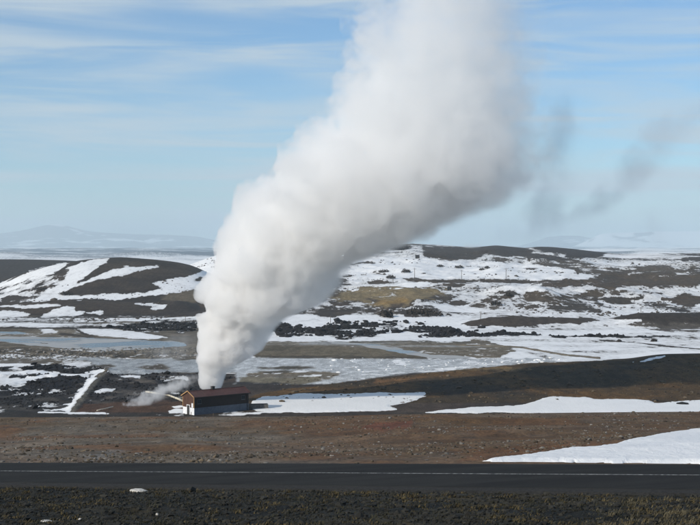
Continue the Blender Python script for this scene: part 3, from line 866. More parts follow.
def snow_bank(name, label, pts, dfun, thick, seed, nu=150, nv=40, edge=1.2, rag=1.0):
    """outline in photo pixels is carried to the ground, the bank is a sheet that rises from its rim"""
    p = np.array(pts, float)
    us = np.linspace(p[:, 0].min() - 3, p[:, 0].max() + 3, nu); vs = np.linspace(p[:, 1].min() - 2, p[:, 1].max() + 2, nv)
    UU, VV = np.meshgrid(us, vs, indexing='ij')
    D = dfun(UU, VV)
    XX = (UU - 350) / F * D
    k = 2.5
    pk = p * np.array([1, k]); uu = UU.ravel(); vv = VV.ravel() * k
    inside = np.zeros(len(uu), bool); dist = np.full(len(uu), 1e9)
    for a, b_ in zip(pk, np.roll(pk, -1, 0)):
        e = b_ - a; wu = uu - a[0]; wv = vv - a[1]
        t = np.clip((wu * e[0] + wv * e[1]) / max(e @ e, 1e-9), 0, 1)
        dist = np.minimum(dist, np.hypot(wu - t * e[0], wv - t * e[1]))
        if e[1] != 0:
            c = ((a[1] <= vv) & (b_[1] > vv)) | ((b_[1] <= vv) & (a[1] > vv))
            inside ^= c & (uu < a[0] + (vv - a[1]) / e[1] * e[0])
    sd = np.where(inside, dist, -dist).reshape(UU.shape)
    dm = float(np.median(D))
    sd = sd + rag * 2.2 * fbm(XX, D * .5, .022 * dm, 5, seed, .65)
    H0 = height(XX, D)
    up = sstep(-edge, edge * 3, sd)
    ZZ = H0 - .35 * (sd < -edge) + up * thick * (1 + .5 * fbm(XX, D, .05 * dm, 3, seed + 3)) - .06 * (1 - up) + .03
    keep = (sd > -edge * 1.6)
    n, m = UU.shape
    ix = np.arange(n * m).reshape(n, m)
    fq = np.stack([ix[:-1, :-1].ravel(), ix[:-1, 1:].ravel(), ix[1:, 1:].ravel(), ix[1:, :-1].ravel()], 1)
    kk = keep.ravel()
    fq = fq[kk[fq].all(1)]
    used = np.unique(fq); rm = np.zeros(n * m, int); rm[used] = np.arange(len(used))
    Vv = np.stack([XX.ravel(), D.ravel(), ZZ.ravel()], 1)[used]
    o = fast_mesh(name, Vv, rm[fq], M_SNOW)
    me = o.data
    if me.polygons[len(me.polygons) // 2].normal.z < 0:
        me.flip_normals()
    tag(o, label, 'snow patch')
    return o

def march(lo, hi, n):
    def f(UU, VV):
        """depth of the first ground hit behind each photo pixel, refined between steps"""
        ds = np.exp(np.linspace(math.log(lo), math.log(hi), n))
        out = np.full(UU.shape, np.nan); prev = None
        for d in ds:
            g = height((UU - 350) / F * d, np.full(UU.shape, d)) - (CZ - (VV - HV) / F * d)
            if prev is not None:
                hit = np.isnan(out) & (g >= 0) & (prev < 0)
                t = np.clip(-prev / np.maximum(g - prev, 1e-9), 0, 1)
                out = np.where(hit, dp + (d - dp) * t, out)
            prev = g; dp = d
        bad = np.isnan(out)
        out[bad] = (42.0 * F / np.maximum(VV - HV, 20))[bad] if lo > 200 else hi
        return np.clip(out, lo, hi)
    return f
shelf_depth = march(299, 430, 60)
slope_depth = march(46, 251, 60)
snow_bank('snow_patch', 'long flat white snow patch just right of the red-roofed building', [(249, 401), (262, 396.5), (285, 395.5), (310, 393.6), (345, 393.6), (380, 393), (424, 392.6), (423, 396), (417, 400), (405, 403.5), (392, 406),
          (398, 410), (360, 411), (330, 412), (300, 412.6), (275, 412.6), (258, 411.5), (250, 409)], shelf_depth, .16, 550, 240, 64, rag=1.4)
snow_bank('snow_patch', 'pointed white snow patch at the foot of the brown hill, reaching the right edge', [(424, 412.6), (440, 409.8), (480, 407.2), (520, 404.6), (545, 398), (555, 396.6), (585, 397), (595, 399), (650, 399.6), (655, 403), (672, 401), (720, 400),
          (780, 399), (780, 413), (560, 413), (440, 413)], shelf_depth, .2, 551, 260, 56, rag=1.3)
snow_bank('snow_patch', 'large crusted snow bank beside the far edge of the asphalt road', [(478, 461.8), (500, 457.4), (516, 456.6), (560, 450.5), (600, 447.5), (640, 438), (672, 431.8), (720, 426), (800, 417), (800, 470), (700, 464.2), (600, 463), (560, 462.4)], slope_depth, .14, 552, 240, 70, rag=.6)
# ------------------------------------------------------------------ air
def volume_mat(name):
    m = bpy.data.materials.new(name); m.use_nodes = True
    nt = m.node_tree; nt.nodes.clear()
    out = nt.nodes.new('ShaderNodeOutputMaterial')
    v = nt.nodes.new('ShaderNodeVolumePrincipled')
    nt.links.new(v.outputs[0], out.inputs['Volume'])
    return m, nt, v

HAZE = 6.5e-5
m_haze, nt_, v_ = volume_mat('thin_blue_haze')
v_.inputs['Color'].default_value = (.82, .95, 1.0, 1); v_.inputs['Density'].default_value = HAZE; v_.inputs['Anisotropy'].default_value = .2
m_haze.cycles.homogeneous_volume = True
xa, xb, ya, yb, za, zb = -30000, 30000, -400, 47000, -90, 760
hv = [(x, y, z) for z in (za, zb) for y in (ya, yb) for x in (xa, xb)]
haze = mesh_obj('haze', hv, [(0, 2, 3, 1), (4, 5, 7, 6), (0, 1, 5, 4), (2, 6, 7, 3), (0, 4, 6, 2), (1, 3, 7, 5)], m_haze)
tag(haze, kind='stuff')

# ------------------------------------------------------------------ steam
SC = 352.0 / F
VENT = P(211, 391, 352.0)

def billow_mesh(name, spheres, voxel, disp, mat, loc):
    bm = bmesh.new(); bmesh.ops.create_icosphere(bm, subdivisions=2, radius=1.0)
    sv = np.array([v.co[:] for v in bm.verts]); sf = np.array([[v.index for v in f.verts] for f in bm.faces]); bm.free()
    sp_ = np.array(spheres, float)
    VV_ = (sv[None] * sp_[:, None, 3:4] + sp_[:, None, :3]).reshape(-1, 3)
    FF_ = (sf[None] + (np.arange(len(sp_)) * len(sv))[:, None, None]).reshape(-1, 3)
    o = fast_mesh(name, VV_, FF_); me = o.data
    rm = o.modifiers.new('remesh', 'REMESH'); rm.mode = 'VOXEL'; rm.voxel_size = voxel; rm.use_smooth_shade = True
    dg = bpy.context.evaluated_depsgraph_get()
    ev = bpy.data.meshes.new_from_object(o.evaluated_get(dg))
    o.modifiers.clear(); o.data = ev; bpy.data.meshes.remove(me)
    ev.name = name
    n = len(ev.vertices); co = np.empty(n * 3, np.float32); ev.vertices.foreach_get('co', co); co = co.reshape(-1, 3)
    no = np.empty(n * 3, np.float32); ev.vertices.foreach_get('normal', no); no = no.reshape(-1, 3)
    d = np.zeros(n)
    for size, amp in disp:
        q = co / size
        d += amp * (np.abs(fbm(q[:, 0] + q[:, 1] * .37, q[:, 2] - q[:, 1] * .61, 1.0, 3, int(size * 10))) - .45)
    co = co + no * (d * np.clip(.25 + co[:, 2] / 30.0, .25, 1.0) if name == 'steam_plume' else d)[:, None]
    ev.vertices.foreach_set('co', co.astype(np.float32).ravel()); ev.update()
    ev.materials.clear(); ev.materials.append(mat)
    o.location = loc
    return o

PL = [(392, 204, 219), (385, 199, 222), (374, 200, 225), (366, 200, 232), (360, 197, 246), (350, 196, 260), (338, 201, 267), (327, 199, 268), (316, 206, 280), (306, 209, 312), (296, 205, 322), (285, 204, 328), (272, 206, 336),
      (262, 214, 350), (252, 226, 378), (243, 230, 402), (225, 237, 440), (205, 243, 496), (180, 265, 535), (150, 290, 550), (120, 318, 550), (80, 340, 545), (40, 346, 538), (0, 372, 540), (-40, 395, 548), (-90, 420, 560), (-140, 450, 575)]
PL = [(v, l - (r - l) * .02 * (v < 260), r + (r - l) * .10 * (v < 330)) for v, l, r in PL]
pv = np.array([((391 - v) * SC, ((l + r) / 2 - 211) * SC, (r - l) / 2 * SC) for v, l, r in PL])   # z, centre, radius
ZTOP = pv[-1, 0]
def prof(z):
    return np.interp(z, pv[:, 0], pv[:, 1]), np.interp(z, pv[:, 0], pv[:, 2])
def depth_r(z, r):
    return np.minimum(r, 4.0 + r * .62)

sph = []
rs = random.Random(5)
z = 0.5
while z < ZTOP:
    c, r = prof(z); ry = depth_r(z, r)
    sph.append((c, 0, z, min(r, ry) * .66))
    n = 7 if r > 10 else 5
    for i in range(n):
        a = rs.uniform(0, 2 * math.pi); k = rs.uniform(.45, .70)
        rr = rs.uniform(.30, .46)
        sph.append((c + math.cos(a) * r * k, math.sin(a) * ry * k, z + rs.uniform(-.15, .15) * r, ry * rr * 1.15))
    # cauliflower knobs on the rim, three sizes
    for i in range(14 if r > 10 else 8):
        a = rs.uniform(0, 2 * math.pi); k = rs.uniform(.74, .93)
        rr = rs.choice((.10, .15, .22, .28))
        sph.append((c + math.cos(a) * r * k, math.sin(a) * ry * k, z + rs.uniform(-.1, .1) * r, max(.7, ry * rr * 1.2)))
    z += max(.8, r * .16)

def steam_material(name, z0, z1, curve_c, curve_r, ry_scale, dens_curve, soft_curve, nscale, namp, warp, color=(.992, .99, .988), aniso=.15, step=1.0):
    """density falls off from a bent axis; axis offset, radius, density and softness follow height"""
    m, nt, v = volume_mat(name)
    tc = nt.nodes.new('ShaderNodeTexCoord')
    pos = tc.outputs['Object']
    wn_ = noise(nt, pos, nscale * .45, 2, .5)
    wsub = nt.nodes.new('ShaderNodeVectorMath'); wsub.operation = 'SUBTRACT'; wsub.inputs[1].default_value = (.5, .5, .5)
    nt.links.new(wn_.outputs['Color'], wsub.inputs[0])
    wsc = nt.nodes.new('ShaderNodeVectorMath'); wsc.operation = 'SCALE'; nt.links.new(wsub.outputs[0], wsc.inputs[0])
    sep0 = nt.nodes.new('ShaderNodeSeparateXYZ'); nt.links.new(pos, sep0.inputs[0])
    t0 = maprange(nt, sep0.outputs['Z'], z0, z1, 0, 1, False)
    def fcurve(t, pts, lo, hi):
        n = nt.nodes.new('ShaderNodeFloatCurve')
        cu = n.mapping.curves[0]
        pts = [(a, (b - lo) / (hi - lo)) for a, b in pts]
        cu.points[0].location = pts[0]; cu.points[1].location = pts[-1]
        for p_ in pts[1:-1]:
            cu.points.new(*p_)
        for p_ in cu.points: p_.handle_type = 'VECTOR'
        n.mapping.update()
        nt.links.new(t, n.inputs['Value'])
        return math_node(nt, 'MULTIPLY_ADD', n.outputs[0], hi - lo, lo)
    hiR = max(b for a, b in curve_r) * 1.01; loC = min(b for a, b in curve_c) - 1; hiC = max(b for a, b in curve_c) + 1
    r0 = fcurve(t0, curve_r, 0.0, hiR)
    nt.links.new(math_node(nt, 'MULTIPLY', r0, warp), wsc.inputs['Scale'])
    padd = nt.nodes.new('ShaderNodeVectorMath'); padd.operation = 'ADD'
    nt.links.new(pos, padd.inputs[0]); nt.links.new(wsc.outputs[0], padd.inputs[1])
    sep = nt.nodes.new('ShaderNodeSeparateXYZ'); nt.links.new(padd.outputs[0], sep.inputs[0])
    t = maprange(nt, sep.outputs['Z'], z0, z1, 0, 1, False)
    c = fcurve(t, curve_c, loC, hiC); r = fcurve(t, curve_r, 0.0, hiR)
    dx = math_node(nt, 'DIVIDE', math_node(nt, 'SUBTRACT', sep.outputs['X'], c), r)
    ry = math_node(nt, 'MINIMUM', r, math_node(nt, 'MULTIPLY_ADD', r, ry_scale, 4.0))
    dy = math_node(nt, 'DIVIDE', sep.outputs['Y'], ry)
    d = math_node(nt, 'SQRT', math_node(nt, 'ADD', math_node(nt, 'MULTIPLY', dx, dx), math_node(nt, 'MULTIPLY', dy, dy)))
    nn = noise(nt, pos, nscale * 2.2, 3, .6)
    vo = nt.nodes.new('ShaderNodeTexVoronoi'); vo.inputs['Scale'].default_value = nscale; vo.inputs['Detail'].default_value = 2.0
    vo.inputs['Roughness'].default_value = .55
    nt.links.new(padd.outputs[0], vo.inputs['Vector'])
    na = fcurve(t0, namp if isinstance(namp, list) else [(0, namp), (1, namp)], 0.0, 1.5)
    e = math_node(nt, 'SUBTRACT', math_node(nt, 'SUBTRACT', 1.30, maprange(nt, dx, .1, 1.0, 0.0, .16)), d)
    e = math_node(nt, 'ADD', e, math_node(nt, 'MULTIPLY', math_node(nt, 'SUBTRACT', .48, vo.outputs['Distance']), na))
    e = math_node(nt, 'ADD', e, math_node(nt, 'MULTIPLY', math_node(nt, 'SUBTRACT', nn.outputs['Fac'], .5), math_node(nt, 'MULTIPLY', na, .5)))
    soft = fcurve(t0, soft_curve, 0.0, 1.0)
    # leeward side (+x) is softer than the windward side
    soft = math_node(nt, 'MULTIPLY', soft, maprange(nt, dx, -1.0, 1.0, .38, 2.0, False))
    den = maprange(nt, e, 0.0, soft)
    hiD = max(b for a, b in dens_curve) * 1.01
    den = math_node(nt, 'MULTIPLY', den, fcurve(t0, dens_curve, 0.0, hiD))
    den = math_node(nt, 'MULTIPLY', den, maprange(nt, nn.outputs['Fac'], .25, .7, .55, 1.25))
    nt.links.new(den, v.inputs['Density'])
    v.inputs['Color'].default_value = (*color, 1); v.inputs['Anisotropy'].default_value = aniso
    m.cycles.volume_step_rate = step
    return m

tz = lambda z_: float(z_ / ZTOP)
M_STEAM = steam_material('white_steam', 0.0, ZTOP, [(tz(a), b) for a, b, c in pv], [(tz(a), c) for a, b, c in pv], .62,
    [(0, 1.2), (tz(12), .9), (tz(28), .48), (tz(45), .27), (tz(65), .16), (tz(85), .11), (tz(110), .085), (1, .02)],
    [(0, .08), (tz(20), .13), (tz(40), .26), (tz(70), .5), (tz(100), .6), (1, .9)], .12, [(0, .05), (tz(20), .08), (tz(40), .22), (tz(65), .45), (1, .6)], .18)
plume = billow_mesh('steam_plume', sph, .55, [(9.0, 1.3), (4.0, 1.1), (1.8, .55)], M_STEAM, VENT)
tag(plume, 'huge white steam plume billowing up from behind the red-roofed building', 'steam')
# ------------------------------------------------------------------ small builders
def box_mesh(name, x0, x1, y0, y1, z0, z1, bevel=0.0):
    bm = bmesh.new()
    bmesh.ops.create_cube(bm, size=1.0)
    for v in bm.verts:
        v.co = ((x0 + x1) / 2 + v.co.x * (x1 - x0), (y0 + y1) / 2 + v.co.y * (y1 - y0), (z0 + z1) / 2 + v.co.z * (z1 - z0))
    if bevel:
        bmesh.ops.bevel(bm, geom=bm.edges[:], offset=bevel, segments=1, affect='EDGES')
    me = bpy.data.meshes.new(name); bm.to_mesh(me); bm.free()
    return me

def part(name, me, mat, parent):
    o = bpy.data.objects.new(name, me); COL.objects.link(o); o.parent = parent
    if mat and not me.materials: me.materials.append(mat)
    return o

def box(name, x0, x1, y0, y1, z0, z1, mat, parent, bevel=0.0):
    return part(name, box_mesh(name, x0, x1, y0, y1, z0, z1, bevel), mat, parent)

def tube_mesh(name, pts, rad, seg=10, caps=True):
    pts = [Vector(p) for p in pts]
    rads = [rad] * len(pts) if np.isscalar(rad) else list(rad)
    V_, F_ = [], []
    for i, p in enumerate(pts):
        d = (pts[min(i + 1, len(pts) - 1)] - pts[max(i - 1, 0)]).normalized()
        a = d.orthogonal().normalized(); b = d.cross(a)
        for k in range(seg):
            t = 2 * math.pi * k / seg
            V_.append(p + (a * math.cos(t) + b * math.sin(t)) * rads[i])
    for i in range(len(pts) - 1):
        for k in range(seg):
            k2 = (k + 1) % seg
            F_.append((i * seg + k, i * seg + k2, (i + 1) * seg + k2, (i + 1) * seg + k))
    if caps:
        F_.append(tuple(range(seg))[::-1]); F_.append(tuple((len(pts) - 1) * seg + k for k in range(seg)))
    me = bpy.data.meshes.new(name); me.from_pydata([tuple(v) for v in V_], [], F_); me.update()
    me.polygons.foreach_set('use_smooth', [len(f) == 4 for f in F_])
    return me

# ------------------------------------------------------------------ power house
def cladding_mat(name, col, axis='X', pitch=3.2):
    m, nt, b, out = new_mat(name)
    tc = nt.nodes.new('ShaderNodeTexCoord')
    w = nt.nodes.new('ShaderNodeTexWave'); w.bands_direction = axis; w.inputs['Scale'].default_value = pitch; w.inputs['Distortion'].default_value = 0
    nt.links.new(tc.outputs['Object'], w.inputs['Vector'])
    n = noise(nt, tc.outputs['Object'], .9, 5, .6)
    c = mixrgb(nt, maprange(nt, n.outputs['Fac'], .3, .75), tuple(x * .75 for x in col), tuple(x * 1.3 for x in col))
    nt.links.new(c, b.inputs['Base Color']); b.inputs['Roughness'].default_value = .55; b.inputs['Specular IOR Level'].default_value = .35
    bp = nt.nodes.new('ShaderNodeBump'); bp.inputs['Strength'].default_value = .6; bp.inputs['Distance'].default_value = .04
    nt.links.new(w.outputs['Fac'], bp.inputs['Height']); nt.links.new(bp.outputs[0], b.inputs['Normal'])
    return m
M_WALL = cladding_mat('dark_red_wall_cladding', (.014, .0075, .007)); M_GABLE = cladding_mat('brown_gable_cladding', (.085, .040, .026), 'Y')
M_ROOF = cladding_mat('maroon_roof_sheet', (.075, .032, .030)); M_WHITE = simple_mat('white_painted_concrete', (.74, .75, .76), .7, .12, 1.5)
M_TRIM = simple_mat('ochre_wood_trim', (.42, .25, .11), .6, .2, 3); M_PLINTH = simple_mat('shade_tinted_base', (.11, .125, .15), .75, .15, 1.5); M_FRAME = simple_mat('pale_grey_window_frame', (.10, .105, .11), .5, .1)  # plinth is white; the front's blue-grey shade is put into its colour
M_STEEL = simple_mat('dull_steel', (.32, .33, .34), .45, .25, 2, metallic=.6); M_DKSTEEL = simple_mat('dark_painted_steel', (.035, .033, .032), .6, .3, 2)
M_CONC = simple_mat('weathered_concrete', (.11, .105, .098), .9, .35, 2, .3, 12); M_ALU = simple_mat('pale_pipe_jacket', (.62, .56, .44), .45, .15, 1.2)
M_WOOD = simple_mat('weathered_pole_wood', (.11, .085, .06), .85, .3, 5)
m_, nt_, b_, o_ = new_mat('dark_window_glass'); b_.inputs['Base Color'].default_value = (.02, .025, .03, 1); b_.inputs['Roughness'].default_value = .08
M_GLASS = m_

BPHI = math.radians(40)
BL, BW, BE, BR = 16.6, 5.2, 4.55, 5.7          # length, depth, eave and ridge height
bo = P(194.3, 415.2, 326.0)
house = empty('power_house', bo, BPHI)
tag(house, 'dark red pitched-roof building with white base standing in front of the big steam plume', 'building')
PLH = 1.75
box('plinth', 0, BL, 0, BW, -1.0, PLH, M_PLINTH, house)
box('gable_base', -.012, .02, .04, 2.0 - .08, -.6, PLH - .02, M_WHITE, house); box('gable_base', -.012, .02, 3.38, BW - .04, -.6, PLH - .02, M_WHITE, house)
box('front_wall', .02, BL - .02, -.03, .15, PLH + .002, BE, M_WALL, house)
box('back_wall', .02, BL - .02, BW - .15, BW + .03, PLH + .002, BE, M_WALL, house)
def gable(x, sgn):
    t = .12
    a = [(x, .15, PLH + .002), (x, BW - .15, PLH + .002), (x, BW - .15, BE - .1), (x, BW / 2, BR - .12), (x, .15, BE - .1)]
    b = [(p[0] + sgn * t, p[1], p[2]) for p in a]
    f = [(0, 1, 2, 3, 4), (9, 8, 7, 6, 5)] + [(i, i + 5, (i + 1) % 5 + 5, (i + 1) % 5) for i in range(5)]
    me = bpy.data.meshes.new('gable_wall'); me.from_pydata(a + b, [], f); me.update()
    bm = bmesh.new(); bm.from_mesh(me); bmesh.ops.recalc_face_normals(bm, faces=bm.faces); bm.to_mesh(me); bm.free()
    return part('gable_wall', me, M_GABLE, house)
gw = gable(.10, -1); gable(BL - .10, 1)
def roof_slope(y0, y1, z0, z1):
    ov = .35; t = .12
    a = [(-ov, y0, z0), (BL + ov, y0, z0), (BL + ov, y1, z1), (-ov, y1, z1)]
    b = [(p[0], p[1], p[2] + t) for p in a]
    f = [(3, 2, 1, 0), (4, 5, 6, 7), (0, 1, 5, 4), (1, 2, 6, 5), (2, 3, 7, 6), (3, 0, 4, 7)]
    me = bpy.data.meshes.new('roof'); me.from_pydata(a + b, [], f); me.update()
    bm = bmesh.new(); bm.from_mesh(me); bmesh.ops.recalc_face_normals(bm, faces=bm.faces); bm.to_mesh(me); bm.free()
    return part('roof', me, M_ROOF, house)
sl = (BR - BE) / (BW / 2)
rf = roof_slope(-.4, BW / 2, BE - .4 * sl, BR); rb = roof_slope(BW + .4, BW / 2 + .004, BE - .4 * sl, BR)
box('ridge_cap', -.36, BL + .36, BW / 2 - .16, BW / 2 + .16, BR + .10, BR + .17, M_ROOF, rf)
hat = box('roof_hatch', 6.9, 7.7, BW / 2 - .4, BW / 2 + .4, BR + .05, BR + .75, M_DKSTEEL, house, .04)
box('hatch_lid', 6.82, 7.78, BW / 2 - .48, BW / 2 + .48, BR + .752, BR + .84, M_DKSTEEL, hat)
for xx in (-.40, BL + .352):
    for (ya, za, yb, zb) in ((-.42, BE - .42 * sl - .05, BW / 2 + .02, BR + .02), (BW + .42, BE - .42 * sl - .05, BW / 2 - .02, BR + .02)):
        a = [(xx, ya, za), (xx + .05, ya, za), (xx + .05, yb, zb), (xx, yb, zb)]
        V_ = a + [(p[0], p[1], p[2] + .26) for p in a]
        me = bpy.data.meshes.new('bargeboard'); me.from_pydata(V_, [], [(3, 2, 1, 0), (4, 5, 6, 7), (0, 1, 5, 4), (1, 2, 6, 5), (2, 3, 7, 6), (3, 0, 4, 7)]); me.update()
        part('bargeboard', me, M_TRIM if xx < 0 else M_ROOF, house)
box('gutter', -.3, BL + .3, -.55, -.42, BE - .4 * sl - .06, BE - .4 * sl + .05, M_DKSTEEL, house)
def window(x0, x1, z0, z1):
    w = box('window', x0, x1, -.07, -.032, z0, z1, M_FRAME, house)
    box('pane', x0 + .08, (x0 + x1) / 2 - .03, -.085, -.072, z0 + .08, z1 - .08, M_GLASS, w)
    box('pane', (x0 + x1) / 2 + .03, x1 - .08, -.085, -.072, z0 + .08, z1 - .08, M_GLASS, w)
    box('sill', x0 - .08, x1 + .08, -.14, -.072, z0 - .09, z0 - .002, M_FRAME, w)
window(.95, 2.05, 2.75, 3.8); window(14.3, 15.4, 2.85, 3.9)
# door and pale panels on the sunny gable
dr = box('door', -.075, -.03, 2.1, 3.2, .0, 2.25, M_DKSTEEL, house)
box('handle', -.11, -.077, 2.2, 2.26, 1.0, 1.2, M_STEEL, dr)
box('door_frame', -.09, -.024, 1.94, 2.098, -.2, 2.4, M_WHITE, dr); box('door_frame', -.09, -.024, 3.202, 3.36, -.2, 2.4, M_WHITE, dr); box('door_frame', -.09, -.024, 2.1, 3.2, 2.252, 2.4, M_WHITE, dr)
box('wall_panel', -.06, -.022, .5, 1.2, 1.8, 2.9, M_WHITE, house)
box('corner_board', -.10, .0, -.05, .12, PLH + .01, BE - .25, M_TRIM, house); box('corner_board', -.10, .0, BW - .12, BW + .05, PLH + .01, BE - .25, M_TRIM, house)
box('downpipe', BL - .5, BL - .4, -.13, -.032, 0, BE - .4, M_DKSTEEL, house)

# steam stack behind the building, pipe run, low tank
vent = empty('steam_stack', (VENT.x, VENT.y, hz(VENT.x, VENT.y)))
vh = VENT.z - vent.location.z + .4
tag(vent, 'short steel steam stack behind the red-roofed building, its mouth under the plume', 'chimney')
part('stack', tube_mesh('stack', [(0, 0, -.3), (0, 0, vh)], 1.35, 24), M_STEEL, vent)
part('rim', tube_mesh('rim', [(0, 0, vh - .3), (0, 0, vh - .1)], 1.5, 24), M_DKSTEEL, vent)
part('base_ring', tube_mesh('base_ring', [(0, 0, -.3), (0, 0, .35)], 1.8, 24), M_CONC, vent)

def pipeline(name, label, px, r, mat, lift=.75):
    pts = [ground_at(u, v, 300, 480) for u, v in px]
    o = empty(name, pts[0]); tag(o, label, 'pipe')
    loc = [p - pts[0] + Vector((0, 0, lift)) for p in pts]
    part('pipe', tube_mesh('pipe', loc, r, 14), mat, o)
    tot = 0
    for a, b in zip(loc[:-1], loc[1:]):
        n = max(1, int((b - a).length / 4.5))
        for i in range(n):
            c = a + (b - a) * ((i + .5) / n)
            gz = hz(c.x + pts[0].x, c.y + pts[0].y) - pts[0].z
            sp = box('support', c.x - .09, c.x + .09, c.y - .09, c.y + .09, gz - .3, c.z - r * .8, M_DKSTEEL, o)
            d = (b - a).normalized()
            part('flange', tube_mesh('flange', [c - d * .06, c + d * .06], r * 1.25, 14), M_STEEL, o)
    return o
pipeline('steam_pipe', 'pale insulated steam pipe running down to the left end of the red-roofed building', [(186, 405.2), (178, 401.6), (169, 398.4), (156, 395.6), (146, 394.4)], .28, M_ALU)
pipeline('steam_pipe', 'thin pale pipe slanting across the brown ground left of the ground steam', [(113, 408.2), (105, 410.2), (97, 412)], .12, M_ALU, .4)

tk = P(247.5, 409.6, 338.0); tk.z = hz(tk.x + 2, tk.y + 1)
tank = empty('concrete_trough', tk, math.radians(8)); tag(tank, 'low dark concrete trough against the right end of the red-roofed building', 'trough')
for (x0, x1, y0, y1) in ((0, 5.4, 0, .25), (0, 5.4, 2.4, 2.65), (.0, .25, .252, 2.398), (5.15, 5.4, .252, 2.398)):
    box('side_wall', x0, x1, y0, y1, -.5, 1.15, M_CONC, tank, .02)
box('cover', .27, 5.13, .27, 2.38, .85, .95, M_DKSTEEL, tank)

# posts on the crest of the brown slope
def marker_post(u, v0, h, label, lean=0.0):
    g = Vector(((u - 350) / F * 249.0, 249.0, 0)); g.z = hz(g.x, g.y)
    o = empty('marker_post', g); o.rotation_euler = (0, lean, 0); tag(o, label, 'post', 'wooden posts along the crest')
    part('shaft', tube_mesh('shaft', [(0, 0, -.3), (0, 0, h)], [.07, .06], 8), M_WOOD, o)
    part('cap', tube_mesh('cap', [(0, 0, h), (0, 0, h + .08)], [.075, .05], 8), M_FRAME, o)
marker_post(191, 415, .85, 'short wooden post in front of the left corner of the red-roofed building', .05)
marker_post(213.5, 415, .7, 'short wooden post in front of the middle of the red-roofed building', -.04)
marker_post(106.5, 414, .95, 'short wooden post on the slope crest left of the ground steam', .03)

# ------------------------------------------------------------------ utility poles, sheds
def utility_pole(u, vb, vt, label, arm=True):
    g = ground_at(u, vb, 570, 2200)
    h = (vb - vt) / F * g.y
    o = empty('utility_pole', g, R.uniform(-.3, .3)); tag(o, label, 'pole', 'utility poles in the valley')
    r = max(.11, .00018 * g.y)
    part('shaft', tube_mesh('shaft', [(0, 0, -.5), (0, 0, h)], [r * 1.2, r * .9], 8), M_WOOD, o)
    w = .16 * h
    part('crossarm', box_mesh('crossarm', -w, w, -.09, .09, h * .90, h * .90 + max(.15, .02 * h)), M_WOOD, o)
    for k in (-1, 0, 1):
        z0 = h * .90 + max(.15, .02 * h) if k else h
        part('insulator', tube_mesh('insulator', [(k * w * .85, 0, z0), (k * w * .85, 0, z0 + .3)], [.09, .05], 6), M_FRAME, o)
for u, vb, vt, lb in ((185.4, 322, 315.5, 'thin pole on the dark lava just left of the steam plume'), (330.5, 322.8, 315.8, 'thin pole among the black lava blocks right of the steam plume'),
                      (414.6, 279, 268, 'thin tall pole above the left end of the dark hillside track'), (461.6, 279.3, 270, 'thin pole midway along the dark hillside track'),
                      (506, 280, 268, 'thin tall pole at the right end of the dark hillside track'), (480.6, 320, 311.6, 'thin pole at the left tip of the dark mound on the flats'),
                      (641, 313.5, 307.5, 'thin pole on top of the dark bank near the right edge'), (372, 283, 279.4, 'very short post on the snow above the tan field'), (393, 282.6, 279.2, 'short post at the left end of the dark hillside track')):
    utility_pole(u, vb, vt, lb)
def shed(u, v, w, h, label):
    g = ground_at(u, v, 700, 2200)
    o = empty('shed', g, .3); tag(o, label, 'shed')
    box('wall', -w / 2, w / 2, -w * .35, w * .35, -.6, h * .7, M_DKSTEEL, o)
    ov = w * .06
    V_ = [(-w / 2 - ov, -w * .35 - ov, h * .7), (w / 2 + ov, -w * .35 - ov, h * .7), (w / 2 + ov, w * .35 + ov, h * .7), (-w / 2 - ov, w * .35 + ov, h * .7), (-w / 2 - ov, 0, h), (w / 2 + ov, 0, h)]
    me = bpy.data.meshes.new('roof'); me.from_pydata(V_, [], [(0, 1, 5, 4), (2, 3, 4, 5), (0, 4, 3), (1, 2, 5), (3, 2, 1, 0)]); me.update()
    part('roof', me, M_DKSTEEL, o)
    box('door', -w * .1, w * .1, -w * .35 - .06, -w * .35 - .01, 0, h * .5, M_WOOD, o)
shed(449.3, 290.6, 2.6, 2.9, 'tiny dark shed at the right end of the tan field')
shed(417.4, 258.4, 4.2, 4.0, 'tiny dark shed on the upper snow slope')
# ------------------------------------------------------------------ other steam
def drift(name, label, rows_, y, dens, soft, nsc, namp, warp, color, seed, voxel, step=1.0, ry=.6, ends=.15):
    """rows_: (v, left u, right u) from the bottom up; same axis-falloff vapour as the plume"""
    sc = y / F
    v0 = rows_[0][0]; u0 = (rows_[0][1] + rows_[0][2]) / 2
    pr = np.array([((v0 - v) * sc, ((l + r) / 2 - u0) * sc, (r - l) / 2 * sc) for v, l, r in rows_])
    zt = pr[-1, 0]; tzz = lambda a: float(a / zt)
    m = steam_material(name + '_vapour', 0.0, zt, [(tzz(a), b) for a, b, c in pr], [(tzz(a), c) for a, b, c in pr], ry, [(0, 0.0), (ends, dens), (1 - ends * 1.5, dens), (1, 0.0)], [(0, soft), (1, soft)], nsc, namp, warp, color, .15, step)
    rs_ = random.Random(seed); sp = []; z = 0.0
    while z <= zt:
        c = float(np.interp(z, pr[:, 0], pr[:, 1])); r = float(np.interp(z, pr[:, 0], pr[:, 2]))
        rd = min(r, 4.0 + r * ry)
        n = max(1, int(r / rd * 2))
        for i in range(n):
            t = (i + .5) / n * 2 - 1
            sp.append((c + t * r * .8, 0, z, rd * .85))
        for k in range(6):
            a = rs_.uniform(0, 6.28)
            sp.append((c + math.cos(a) * r * .85, math.sin(a) * rd * .7, z + rs_.uniform(-.1, .1) * r, rd * rs_.uniform(.25, .45)))
        z += max(voxel * 1.5, rd * .3)
    o = billow_mesh(name, sp, voxel, [(rd, voxel)], m, P(u0, v0, y))
    tag(o, label, 'steam')
    return o
WH = (.985, .985, .985); GR_SHADE = (.80, .84, .89)  # second tone greyed: the plume's shade put into the vapour colour
